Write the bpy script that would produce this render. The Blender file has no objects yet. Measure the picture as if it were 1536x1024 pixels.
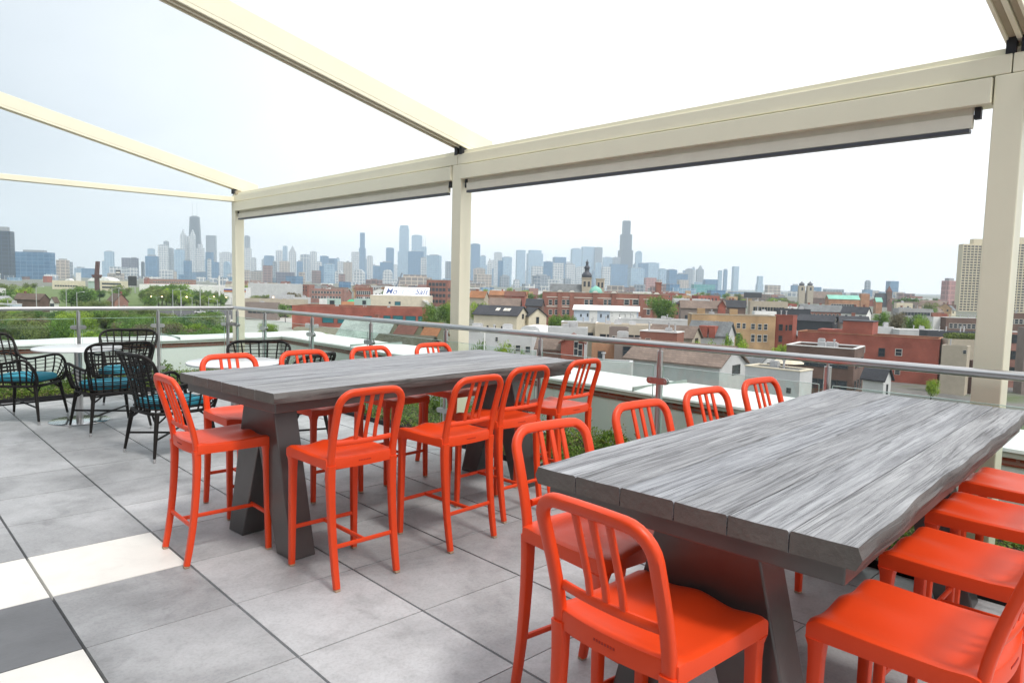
import bpy, bmesh, math, random
from math import sin, cos, pi, radians, sqrt, atan2, exp
from mathutils import Vector, Matrix
random.seed(7)
SC = bpy.context.scene
COL = SC.collection
KIDS = {}
# ------------------------------------------------------------------ camera frame (pixels of the 1536 x 1024 photograph)
F, YAW, PIT, ROL, EYE = 1061.4, radians(46.5), radians(4.693), radians(1.363), 1.4847
fw = Vector((cos(PIT)*cos(YAW), cos(PIT)*sin(YAW), -sin(PIT)))
r0 = fw.cross(Vector((0, 0, 1))).normalized(); u0 = r0.cross(fw)
rt = r0*cos(ROL) + u0*sin(ROL); up = -r0*sin(ROL) + u0*cos(ROL)
CAM = Vector((0, 0, EYE))
GND = -15.5
def ray(px, py): return rt*((px-768)/F) - up*((py-512)/F) + fw
def at(px, py, D): return CAM + ray(px, py)*D
def fl(px, py, z=0.0):
    d = ray(px, py); return CAM + d*((z-EYE)/d.z)
def pix(p):
    d = Vector(p)-CAM; z = d.dot(fw); return 768+F*d.dot(rt)/z, 512-F*d.dot(up)/z, z
cd = bpy.data.cameras.new('camera'); cam = bpy.data.objects.new('camera', cd); COL.objects.link(cam)
M = Matrix((rt, up, -fw)).transposed().to_4x4(); M.translation = CAM; cam.matrix_world = M
cd.sensor_width = 36; cd.lens = F/1536*36; cd.clip_start = .05; cd.clip_end = 40000
SC.camera = cam
# ------------------------------------------------------------------ materials
def new_mat(name):
    m = bpy.data.materials.new(name); m.use_nodes = True
    nt = m.node_tree; b = nt.nodes['Principled BSDF']; return m, nt, b
def N(nt, typ, **kw):
    n = nt.nodes.new(typ)
    for k, v in kw.items():
        if k in n.inputs: n.inputs[k].default_value = v
        else: setattr(n, k, v)
    return n
def ramp(nt, stops, fac):
    n = nt.nodes.new('ShaderNodeValToRGB'); e = n.color_ramp.elements
    while len(e) < len(stops): e.new(.5)
    for i, (p, c) in enumerate(stops): e[i].position = p; e[i].color = (*c, 1)
    nt.links.new(fac, n.inputs[0]); return n.outputs[0]
def sh(c, k): return tuple(max(0, min(1, x*k)) for x in c)
def mat(name, col, rough=.6, var=.18, scale=4., bump=0., metal=0., bscale=None, spec=.5, coat=0., tone=0.):
    m, nt, b = new_mat(name); L = nt.links
    tc = N(nt, 'ShaderNodeTexCoord')
    n1 = N(nt, 'ShaderNodeTexNoise', Scale=scale, Detail=6., Roughness=.65); L.new(tc.outputs['Object'], n1.inputs['Vector'])
    c = ramp(nt, [(.28, sh(col, 1-var)), (.72, sh(col, 1+var))], n1.outputs[0])
    if tone:
        a = N(nt, 'ShaderNodeAttribute', attribute_name='tone')
        mx = N(nt, 'ShaderNodeMix', data_type='RGBA', blend_type='MULTIPLY'); mx.inputs[0].default_value = 1
        r2 = ramp(nt, [(0, (1-tone,)*3), (1, (1, 1, 1))], a.outputs['Fac'])
        L.new(c, mx.inputs[6]); L.new(r2, mx.inputs[7]); c = mx.outputs[2]
    L.new(c, b.inputs['Base Color'])
    b.inputs['Roughness'].default_value = rough; b.inputs['Metallic'].default_value = metal
    b.inputs['Specular IOR Level'].default_value = spec; b.inputs['Coat Weight'].default_value = coat
    if bump:
        n2 = N(nt, 'ShaderNodeTexNoise', Scale=bscale or scale*8, Detail=5.); L.new(tc.outputs['Object'], n2.inputs['Vector'])
        bp = N(nt, 'ShaderNodeBump', Strength=bump, Distance=.01); L.new(n2.outputs[0], bp.inputs['Height']); L.new(bp.outputs[0], b.inputs['Normal'])
    return m
def brick_mat(name, c1, c2, mortar, bw, bh, ms=.02, rough=.85, soft=.0, var=.38):
    """courses or window bays in object space: u = x + y, v = z"""
    m, nt, b = new_mat(name); L = nt.links
    tc = N(nt, 'ShaderNodeTexCoord'); sp = N(nt, 'ShaderNodeSeparateXYZ'); L.new(tc.outputs['Object'], sp.inputs[0])
    ad = N(nt, 'ShaderNodeMath', operation='ADD'); L.new(sp.outputs[0], ad.inputs[0]); L.new(sp.outputs[1], ad.inputs[1])
    cb = N(nt, 'ShaderNodeCombineXYZ'); L.new(ad.outputs[0], cb.inputs[0]); L.new(sp.outputs[2], cb.inputs[1])
    br = N(nt, 'ShaderNodeTexBrick', Color1=(*c1, 1), Color2=(*c2, 1), Mortar=(*mortar, 1), Scale=1.)
    br.inputs['Mortar Size'].default_value = ms; br.inputs['Brick Width'].default_value = bw; br.inputs['Row Height'].default_value = bh
    br.inputs['Mortar Smooth'].default_value = soft
    if soft < 0: br.offset = 0
    if bw > 1.5: br.offset = 0.; br.squash = 1.
    L.new(cb.outputs[0], br.inputs['Vector'])
    ns = N(nt, 'ShaderNodeTexNoise', Scale=.35, Detail=5.); L.new(tc.outputs['Object'], ns.inputs['Vector'])
    rr = ramp(nt, [(.3, (1-var,)*3), (.7, (1, 1, 1))], ns.outputs[0])
    mx = N(nt, 'ShaderNodeMix', data_type='RGBA', blend_type='MULTIPLY'); mx.inputs[0].default_value = 1
    L.new(br.outputs[0], mx.inputs[6]); L.new(rr, mx.inputs[7]); L.new(mx.outputs[2], b.inputs['Base Color'])
    b.inputs['Roughness'].default_value = rough
    return m
# ------------------------------------------------------------------ mesh builder
class MB:
    def __init__(s): s.v = []; s.f = []; s.mi = []; s.t = []
    def add(s, vs, fs, mi=0, tone=1., X=None):
        o = len(s.v)
        s.v += [tuple(X @ Vector(p)) if X else tuple(p) for p in vs]
        for f in fs: s.f.append(tuple(i+o for i in f)); s.mi.append(mi); s.t.append(tone)
        return s
    def box(s, x0, x1, y0, y1, z0, z1, mi=0, tone=1., X=None):
        vs = [(x, y, z) for z in (z0, z1) for y in (y0, y1) for x in (x0, x1)]
        return s.add(vs, [(0, 2, 3, 1), (4, 5, 7, 6), (0, 1, 5, 4), (2, 6, 7, 3), (0, 4, 6, 2), (1, 3, 7, 5)], mi, tone, X)
    def prism(s, poly, axis, a, b, mi=0, X=None, tone=1.):
        """poly: 2D outline; axis 'x': (y,z) outline swept in x, 'y': (x,z), 'z': (x,y)"""
        n = len(poly)
        mk = {'x': lambda p, t: (t, p[0], p[1]), 'y': lambda p, t: (p[0], t, p[1]), 'z': lambda p, t: (p[0], p[1], t)}[axis]
        vs = [mk(p, a) for p in poly] + [mk(p, b) for p in poly]
        fs = [tuple(range(n-1, -1, -1)), tuple(range(n, 2*n))] + [(i, (i+1) % n, n+(i+1) % n, n+i) for i in range(n)]
        return s.add(vs, fs, mi, tone, X)
    def tube(s, pts, r, n=8, closed=False, mi=0, tone=1.):
        P = [Vector(p) for p in pts]; k = len(P); R = r if isinstance(r, (list, tuple)) else [r]*k
        ref = None; vs = []
        for i in range(k):
            if closed: t = (P[(i+1) % k]-P[i-1])
            else: t = P[min(i+1, k-1)]-P[max(i-1, 0)]
            t.normalize()
            if ref is None:
                ref = Vector((0, 0, 1)) if abs(t.z) < .9 else Vector((1, 0, 0))
            a = (ref - t*ref.dot(t)).normalized(); b = t.cross(a); ref = a
            for j in range(n):
                q = 2*pi*j/n; vs.append(P[i]+(a*cos(q)+b*sin(q))*R[i])
        fs = []
        for i in range(k if closed else k-1):
            i2 = (i+1) % k
            for j in range(n): fs.append((i*n+j, i*n+(j+1) % n, i2*n+(j+1) % n, i2*n+j))
        if not closed: fs += [tuple(range(n-1, -1, -1)), tuple(range((k-1)*n, k*n))]
        return s.add(vs, fs, mi, tone)
    def sweep(s, pts, nors, ws, ds, mi=0, rnd=.35):
        """rounded rectangular bar: width across the plane of the path, depth along the normals"""
        k = len(pts); P = [Vector(p) for p in pts]; vs = []
        prof = []
        for cx, cy, a0 in ((1, 1, 0), (-1, 1, 90), (-1, -1, 180), (1, -1, 270)):
            for a in (0, 45, 90):
                prof.append((cx, cy, cos(radians(a0+a)), sin(radians(a0+a))))
        for i in range(k):
            t = (P[min(i+1, k-1)]-P[max(i-1, 0)]).normalized(); nn = Vector(nors[i]).normalized(); w = nn.cross(t).normalized(); nn = t.cross(w)
            W = ws[i] if isinstance(ws, (list, tuple)) else ws; Dd = ds[i] if isinstance(ds, (list, tuple)) else ds
            rr = rnd*min(W, Dd)
            for cx, cy, ca, sa in prof:
                vs.append(P[i] + w*(cx*(W/2-rr)+rr*ca) + nn*(cy*(Dd/2-rr)+rr*sa))
        n = len(prof); fs = []
        for i in range(k-1):
            for j in range(n): fs.append((i*n+j, i*n+(j+1) % n, (i+1)*n+(j+1) % n, (i+1)*n+j))
        fs += [tuple(range(n-1, -1, -1)), tuple(range((k-1)*n, k*n))]
        return s.add(vs, fs, mi)
    def lathe(s, prof, n=24, mi=0, c=(0, 0, 0)):
        vs = []; k = len(prof)
        for r, z in prof:
            for j in range(n): vs.append((c[0]+r*cos(2*pi*j/n), c[1]+r*sin(2*pi*j/n), c[2]+z))
        fs = [(i*n+j, i*n+(j+1) % n, (i+1)*n+(j+1) % n, (i+1)*n+j) for i in range(k-1) for j in range(n)]
        fs += [tuple(range(n-1, -1, -1)), tuple(range((k-1)*n, k*n))]
        return s.add(vs, fs, mi)
    def mesh(s, name, mats, smooth=0, bevel=0., seg=2):
        me = bpy.data.meshes.new(name); me.from_pydata(s.v, [], s.f)
        for m in (mats if isinstance(mats, (list, tuple)) else [mats]): me.materials.append(m)
        me.polygons.foreach_set('material_index', s.mi)
        if any(t != 1. for t in s.t):
            a = me.attributes.new('tone', 'FLOAT', 'FACE'); a.data.foreach_set('value', s.t)
        if bevel:
            bm = bmesh.new(); bm.from_mesh(me); bmesh.ops.remove_doubles(bm, verts=bm.verts, dist=1e-5)
            bmesh.ops.recalc_face_normals(bm, faces=bm.faces)
            es = [e for e in bm.edges if len(e.link_faces) == 2 and e.calc_face_angle(0) > .5]
            bmesh.ops.bevel(bm, geom=es, offset=bevel, segments=seg, profile=.5, affect='EDGES', clamp_overlap=True)
            bm.to_mesh(me); bm.free()
        else:
            bm = bmesh.new(); bm.from_mesh(me); bmesh.ops.recalc_face_normals(bm, faces=bm.faces); bm.to_mesh(me); bm.free()
        if smooth:
            me.polygons.foreach_set('use_smooth', [True]*len(me.polygons)); me.set_sharp_from_angle(angle=radians(smooth))
        me.update(); return me
    def build(s, name, mats, parent=None, smooth=0, bevel=0., seg=2):
        return obj(name, s.mesh(name, mats, smooth, bevel, seg), parent)
def obj(name, me, parent=None):
    o = bpy.data.objects.new(name, me); COL.objects.link(o)
    if parent: o.parent = parent; KIDS.setdefault(parent.name, []).append(o)
    return o
def tag(o, label=None, cat=None, group=None, kind=None):
    for k, v in (('label', label), ('category', cat), ('group', group), ('kind', kind)):
        if v: o[k] = v
    return o
def thing(name, label, cat, loc=(0, 0, 0), rz=0., group=None):
    o = bpy.data.objects.new(name, None); COL.objects.link(o); o.empty_display_size = .2
    o.location = loc; o.rotation_euler = (0, 0, rz); return tag(o, label, cat, group)
def dup(o, loc=None, rz=None, label=None, group=None, parent=None):
    c = o.copy(); COL.objects.link(c)
    if parent: c.parent = parent; KIDS.setdefault(parent.name, []).append(c)
    for ch in KIDS.get(o.name, []): dup(ch, parent=c)
    if loc is not None: c.location = loc
    if rz is not None: c.rotation_euler = (0, 0, rz)
    if label: c['label'] = label
    if group: c['group'] = group
    return c
def struct(name, mb, m, **kw): return tag(mb.build(name, m, **kw), kind='structure')
# ================================================================== terrace
M_tile = mat('grey_stoneware', (.50, .51, .525), .55, .16, 2.6, .12, bscale=60, tone=.35)
M_dark = mat('charcoal_stoneware', (.15, .155, .165), .5, .12, 3, .1, bscale=60)
M_white = mat('cream_stoneware', (.74, .73, .69), .5, .05, 3, .06, bscale=60)
M_gap = mat('dark_joint', (.045, .045, .047), .9, .1)
# blotchy worn stains on the grey pavers
_nt = M_tile.node_tree
def worn(m, sc, lo, hi, k):
    nt = m.node_tree; b = nt.nodes['Principled BSDF']; src = b.inputs['Base Color'].links[0].from_socket
    tc = N(nt, 'ShaderNodeTexCoord'); n = N(nt, 'ShaderNodeTexNoise', Scale=sc, Detail=8., Roughness=.6, Distortion=.6)
    nt.links.new(tc.outputs['Object'], n.inputs['Vector'])
    r = ramp(nt, [(lo, (k, k, k)), (hi, (1, 1, 1))], n.outputs[0])
    mx = N(nt, 'ShaderNodeMix', data_type='RGBA', blend_type='MULTIPLY'); mx.inputs[0].default_value = 1
    nt.links.new(src, mx.inputs[6]); nt.links.new(r, mx.inputs[7]); nt.links.new(mx.outputs[2], b.inputs['Base Color'])
worn(M_tile, 1.1, .33, .55, .68); worn(M_tile, 9., .3, .5, .86); worn(M_dark, 3., .3, .6, .8); worn(M_tile, 70., .35, .55, .86); worn(M_tile, 2.6, .36, .44, .86); worn(M_white, 5., .3, .5, .93)
BX, BY = 4.0, 9.66                     # inner edges of the planting beds
AX = 1.253                             # a joint that runs along Y
t = MB()
xs = [AX + .605*i for i in range(-13, 6)]; ys = [.0 + .6075*j + .072 for j in range(-13, 18)]
for i in range(len(xs)-1):
    for j in range(len(ys)-1):
        x0, x1, y0, y1 = xs[i]+.0033, min(xs[i+1], BX)-.0033, ys[j]+.0016, min(ys[j+1], BY)-.0016
        if x1-x0 < .02 or y1-y0 < .02: continue
        cx, cy = (xs[i]+xs[i+1])/2, (ys[j]+ys[j+1])/2
        mi = 0
        row = round((cy-4.03)/.6075)     # 0 = the row with the white pavers
        if cx < AX and row == 0: mi = 2
        elif cx < AX-.605 and row == -1: mi = 1
        elif cx < AX-.605 and row == -2: mi = 2
        elif cx < AX-.605 and row == -3: mi = 1
        elif cx < AX-1.21 and row < 2 : mi = (1 if (row+9) % 2 else 2)
        tn = random.uniform(.25, 1) if mi == 0 else 1.
        if mi == 0 and cx < AX: tn *= .55
        e = .003; z = random.uniform(-.0008, .0008)
        t.add([(x0, y0, -.02), (x1, y0, -.02), (x1, y1, -.02), (x0, y1, -.02), (x0+e, y0+e*.6, z), (x1-e, y0+e*.6, z), (x1-e, y1-e*.6, z), (x0+e, y1-e*.6, z)],
              [(4, 5, 6, 7), (0, 1, 5, 4), (1, 2, 6, 5), (2, 3, 7, 6), (3, 0, 4, 7)], mi, tn)
struct('terrace_floor', t, [M_tile, M_dark, M_white])
struct('terrace_subfloor', MB().box(xs[0], BX, ys[0], BY, -.06, -.024), M_gap)
# host building below
M_brickw = brick_mat('host_brick', (.3, .09, .05), (.24, .07, .045), (.3, .26, .23), .22, .075, .012)
host = thing('host_building', 'brick building carrying the roof terrace under the tables', 'building', (0, 0, GND))
MB().box(-7, 5.98, -8, 11.7, 0, -GND-.07).build('wall', M_brickw, host)
zt_ = -GND
M_up = mat('unseen_storey_bronze', (.09, .075, .065), .45, .15, 1.5)
MB().box(-7.9, -4.2, -7.9, 11.6, zt_+.002, zt_+5.2).build('unseen_storey', M_up, host)  # unseen storey behind the camera, added to darken the faces turned towards it
# planting beds
M_soil = mat('bed_soil', (.035, .025, .018), .95, .4, 20, .6)
struct('bed_soil', MB().box(BX+.02, 5.19, -7.9, 10.94, -.06, .01).box(-6.9, BX+.02, BY+.02, 10.94, -.06, .009), M_soil)
M_edge = mat('bed_edging', (.02, .02, .022), .5, .1, metal=.6)
tag(MB().box(BX, BX+.012, -7.9, BY+.012, -.02, .045).box(-6.9, BX, BY, BY+.012, -.02, .045).build('edging_strip', M_edge), 'black metal edging strip along the planting beds', 'edging')
# sedum
def leaf_mat(name, dark, light, dry=None):
    m, nt, b = new_mat(name); a = N(nt, 'ShaderNodeAttribute', attribute_name='tone')
    st = [(0, dark), (.8, light)] + ([(1, dry)] if dry else [])
    c = ramp(nt, st, a.outputs['Fac']); nt.links.new(c, b.inputs['Base Color']); b.inputs['Roughness'].default_value = .6
    b.inputs['Specular IOR Level'].default_value = .3
    tr = N(nt, 'ShaderNodeBsdfTranslucent'); nt.links.new(c, tr.inputs[0]); ms = N(nt, 'ShaderNodeMixShader'); ms.inputs[0].default_value = .3
    o = nt.nodes['Material Output']; nt.links.new(b.outputs[0], ms.inputs[1]); nt.links.new(tr.outputs[0], ms.inputs[2]); nt.links.new(ms.outputs[0], o.inputs[0])
    return m
M_sedum = leaf_mat('sedum_leaves', (.07, .13, .02), (.30, .43, .07), (.42, .34, .18))
def leafq(mb, c, s, tone, flat=0.):
    d = Vector((random.gauss(0, 1), random.gauss(0, 1), random.gauss(0, 1)*(1-flat)+flat*1.6)).normalized()
    a = d.orthogonal().normalized(); a.rotate(Matrix.Rotation(random.uniform(0, 6.28), 3, d)); b = d.cross(a)
    c = Vector(c); k = random.uniform(.55, 1.)
    mb.add([c-a*s, c-b*s*.55*k, c+a*s, c+b*s*.55*k], [(0, 1, 2, 3)], 0, tone)
sd = MB()
def sedum(x0, x1, y0, y1, n):
    for _ in range(n):
        x, y = random.uniform(x0, x1), random.uniform(y0, y1)
        hh = .06+.08*(.5+.5*sin(x*5.1+sin(y*3.3)*2))*(.5+.5*sin(y*4.3+1.7*x)) + random.random()*.03
        if random.random() < .06: hh += .1
        dry = random.random() < .12+.25*(sin(y*2.1+x) > .75); base = random.uniform(.15, .75)
        for q in range(9):
            leafq(sd, (x+random.gauss(0, .025), y+random.gauss(0, .025), .015+hh*random.random()**.6), random.uniform(.009, .018), 1. if dry and random.random() < .7 else min(.8, base*random.uniform(.5, 1.2)), .5)
sedum(BX+.03, 5.15, -3.2, .2, 1600); sedum(BX+.03, 5.15, .2, 9.6, 6200); sedum(1.0, 5.1, BY+.03, 10.9, 2600)
def bush(x, y, r, h, n):
    for _ in range(n):
        q = random.uniform(0, 6.28); u = random.random()**.5; z = random.random()
        leafq(sd, (x+r*u*cos(q)*(1-.5*z), y+r*u*sin(q)*(1-.5*z), .04+h*z*(1-.35*u)), random.uniform(.012, .024), random.uniform(.0, .6))
bush(4.72, 3.7, .22, .26, 700); bush(4.6, 6.0, .16, .26, 500); bush(4.75, 4.4, .22, .12, 400); bush(2.1, 10.3, .3, .26, 600); bush(2.7, 10.2, .22, .2, 400); bush(1.55, 10.0, .3, .2, 500); bush(3.2, 10.3, .2, .3, 500)
tag(sd.build('sedum_cover', M_sedum), 'low green sedum growing in the planting beds', 'ground cover', kind='stuff')
# parapets
M_membr = mat('white_membrane', (.74, .76, .75), .6, .06, 1.5, .05)
M_inner = mat('pale_parapet_panel', (.82, .86, .845), .55, .05, 1.2)
M_band = brick_mat('brick_band', (.33, .085, .05), (.27, .07, .045), (.3, .2, .17), .2, .065, .01)
M_fascia = mat('pale_fascia', (.62, .65, .6), .5, .06, 2)
M_seam = mat('seam_sealant', (.25, .3, .28), .6, .2)
def parapet(name, label, X, L, ztop, joints):
    """local: x along the run, y outwards; inner face at y=0"""
    p = thing(name, label, 'parapet', X[0], X[1])
    MB().box(0, L, .012, .8, -.06, ztop-.1).build('wall', M_inner, p)
    MB().box(0, L, .0, .8, ztop-.098, ztop-.045).build('brick_band', M_band, p)
    MB().box(0, L, -.02, .84, ztop-.043, ztop-.004).build('fascia', M_fascia, p, bevel=.004)
    cp = MB(); k = 40; vs = []
    for i in range(k+1):
        x = L*i/k
        w = .004*sin(i*1.7)+.003*sin(i*.6)
        for y, z in ((-.035, ztop-.006+w*.5), (-.03, ztop+.012+w), (.2, ztop+.035+w*.4), (.55, ztop+.03), (.86, ztop+.012-w), (.86, ztop-.006)): vs.append((x, y, z))
    fs = [(i*6+j, i*6+6+j, i*6+7+j, i*6+1+j) for i in range(k) for j in range(5)] + [(i*6, i*6+5, i*6+11, i*6+6) for i in range(k)] + [tuple(range(6)), tuple(range(k*6+5, k*6-1, -1))]
    cp.add(vs, fs).build('coping', M_membr, p, smooth=40)
    sm = MB()
    for x in joints: sm.box(x, x+.012, -.031, .84, ztop+.0, ztop+.047)
    sm.build('seam', M_seam, p)
    return p
parapet('parapet_wall', 'white parapet with red brick band running behind the front railing', ((5.2, 10.95, 0), -pi/2), 17., .53, [2.2, 4.6, 7.1, 9.6, 12])
parapet('parapet_wall', 'white parapet with red brick band behind the left railing', ((-6.5, 10.95, 0), 0), 12.52, .53, [2.4, 5.0, 7.7, 10.1])
# railing
M_steel = mat('brushed_steel', (.56, .56, .56), .3, .08, 6, metal=1.)
M_glass, nt, b = new_mat('railing_glass')
o = nt.nodes['Material Output']; tr = N(nt, 'ShaderNodeBsdfTransparent', Color=(.93, .97, .95, 1)); gl = N(nt, 'ShaderNodeBsdfGlossy', Roughness=.02)
lw = N(nt, 'ShaderNodeLayerWeight', Blend=.5); pw = N(nt, 'ShaderNodeMath', operation='POWER'); pw.inputs[1].default_value = 4.; nt.links.new(lw.outputs['Facing'], pw.inputs[0])
mm = N(nt, 'ShaderNodeMath', operation='MULTIPLY_ADD'); mm.inputs[1].default_value = .22; mm.inputs[2].default_value = .025; nt.links.new(pw.outputs[0], mm.inputs[0]); ms = N(nt, 'ShaderNodeMixShader')
nt.links.new(mm.outputs[0], ms.inputs[0]); nt.links.new(tr.outputs[0], ms.inputs[1]); nt.links.new(gl.outputs[0], ms.inputs[2]); nt.links.new(ms.outputs[0], o.inputs[0])
M_gedge = mat('glass_edge', (.45, .62, .56), .15, .05)
def railing(label, A, B, posts, ztilt=0., first=True):
    A, B = Vector(A), Vector(B); d = B-A; L = d.length
    r = thing('glass_railing', label, 'railing', (A.x, A.y, 0), atan2(d.y, d.x))
    zh = lambda x: A.z + (B.z-A.z)*x/L
    MB().tube([(x, 0, zh(x)) for x in (0, L*.33, L*.66, L)], .024, 16).build('handrail', M_steel, r, smooth=50)
    for x in posts:
        p = MB(); p.tube([(x, .0, -.05), (x, .0, zh(x)-.04)], .021, 14); p.tube([(x, 0, zh(x)-.06), (x, 0, zh(x)-.02)], .009, 8)
        p.lathe([(.05, .0), (.05, .012), (.03, .016)], 16, c=(x, 0, .01))
        po = p.build('post', M_steel, r, smooth=50)
        for z in (.28, .83):
            c = MB(); pl = [(x-.085*cos(a)*0+(-.06 if cos(a) < 0 else .06)+.024*cos(a), z+.024*sin(a)) for a in [2*pi*i/16 for i in range(16)]]
            c.prism(pl, 'y', -.032, -.022); c.prism(pl, 'y', -.01, .0)
            c.tube([(x-.06, -.036, z), (x-.06, .012, z)], .008, 8); c.tube([(x+.06, -.036, z), (x+.06, .012, z)], .008, 8); c.tube([(x, -.03, z), (x, .03, z)], .014, 10)
            c.build('clamp', M_steel, po, smooth=40)
    for a, b2 in zip(posts[:-1], posts[1:]):
        g = MB().box(a+.04, b2-.04, -.021, -.011, .1, .935).build('glass_panel', M_glass, r)
        MB().box(a+.04, b2-.04, -.0205, -.0115, .9352, .938).box(a+.0372, a+.0398, -.0205, -.0115, .1, .935).box(b2-.0398, b2-.0372, -.0205, -.0115, .1, .935).build('glass_edge', M_gedge, g)
    return r
railing('steel and glass railing running along the front of the terrace', (3.96, 9.8, 1.055), (4.27, -1.6, 1.095), [.1, .93, 2.14, 3.36, 4.6, 5.8, 6.94, 8.09, 9.25, 10.4])
railing('steel and glass railing closing the left end of the terrace', (3.96, 9.8, 1.055), (-3.2, 9.8, 1.065), [.09, .99, 1.89, 2.8, 3.7, 4.6, 5.5, 6.4])
# ------------------------------------------------------------------ pergola
M_cream = mat('cream_powder_coat', (.88, .84, .66), .42, .03, 2)
M_ctrack = mat('tan_track', (.42, .36, .25), .5, .05, 2)
M_bar = mat('slate_bar', (.075, .08, .095), .4, .1)
M_blk = mat('black_fitting', (.015, .016, .02), .5, .1)
M_fab = mat('cream_screen_fabric', (.76, .73, .62), .8, .05, 6)
PX, PYS = 4.4, (10.72, 5.39, .955)
pg = thing('pergola', 'cream metal pergola with rolled-up screens framing the terrace', 'pergola', (PX, 5.4, 0))
def P_(mb, name, m, par=pg, **kw):
    mb.v = [(x-(PX if par is pg else 0), y-(5.4 if par is pg else 0), z) for x, y, z in mb.v] if par is pg else mb.v
    return mb.build(name, m, par, **kw)
for y in PYS + (-3.6,):
    w = .068
    c = MB().box(PX-w, PX+w, y-w, y+w, .0, 2.6, 0)
    P_(c, 'column', M_cream, bevel=.006)
for a, b2 in ((10.79, 5.39), (5.387, .955), (.952, -3.6)):
    P_(MB().box(PX-.066, PX+.066, b2, a-.003, 2.603, 2.70).box(PX-.045, PX+.066, b2, a-.003, 2.70, 2.735), 'front_beam', M_cream, bevel=.004)
for a, b2 in ((10.65, 5.46), (5.32, 1.025), (.885, -3.5)):
    sb = P_(MB().box(PX-.085, PX+.055, b2+.005, a-.005, 2.462, 2.592), 'screen_box', M_cream, bevel=.004)
    def S_(mb, nm, m, **kw):
        mb.v = [(x-PX, y-5.4, z) for x, y, z in mb.v]; return mb.build(nm, m, sb, **kw)
    S_(MB().box(PX-.03, PX-.022, b2+.09, a-.05, 2.37, 2.462).box(PX-.045, PX-.01, b2+.09, a-.05, 2.355, 2.425), 'screen_fabric', M_fab, bevel=.002)
    S_(MB().box(PX-.05, PX-.005, b2+.1, a-.055, 2.332, 2.353), 'bottom_bar', M_bar, bevel=.003)
    S_(MB().box(PX-.04, PX-.01, b2+.055, b2+.085, 2.40, 2.46), 'end_bracket', M_blk); S_(MB().box(PX-.04, PX-.01, a-.045, a-.02, 2.38, 2.46), 'end_bracket', M_blk)
SL = -.238
def rafter(y, w, h, zlow, split):
    X = Matrix(((1, 0, 0, 0), (0, 1, 0, 0), (SL, 0, 1, 0), (0, 0, 0, 1)))   # shear along its slope
    m = MB(); x0, x1 = -7.2, .30
    m.box(x0, x1, y-5.4-w/2, y-5.4+w/2, zlow+.03, zlow+h, 0, 1., X)
    for yy in ((-w/2, -w/2+.018), (w/2-.018, w/2), (-.012, .012)):
        m.box(x0, x1-.2, y-5.4+yy[0], y-5.4+yy[1], zlow, zlow+.029, 0, 1., X)
    r = m.build('rafter', M_cream, pg, bevel=.003)
    k = MB()
    for yy in (-w/4-.002, w/4+.002): k.box(x0+.01, x1-.21, y-5.4+yy-.018, y-5.4+yy+.018, zlow+.012, zlow+.0285, 0, 1., X)
    k.build('track', M_ctrack, r)
    e = MB()
    for yy in (-w/4, w/4): e.box(-.07, -.02, y-5.4+yy-.022, y-5.4+yy+.022, zlow-.05, zlow+.03)
    e.build('track_end', M_blk, r)
rafter(10.73, .13, .18, 2.775, 1); rafter(5.37, .15, .19, 2.745, 1); rafter(.93, .13, .17, 2.75, 1); rafter(-3.6, .13, .17, 2.75, 1)
P_(MB().box(-4.6, PX-.07, 10.66, 10.79, 2.603, 2.672), 'end_beam', M_cream, bevel=.004)
P_(MB().box(PX-.07, PX+.0, 10.60, 10.655, 2.702, 2.76), 'corner_bracket', M_ctrack)
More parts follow.
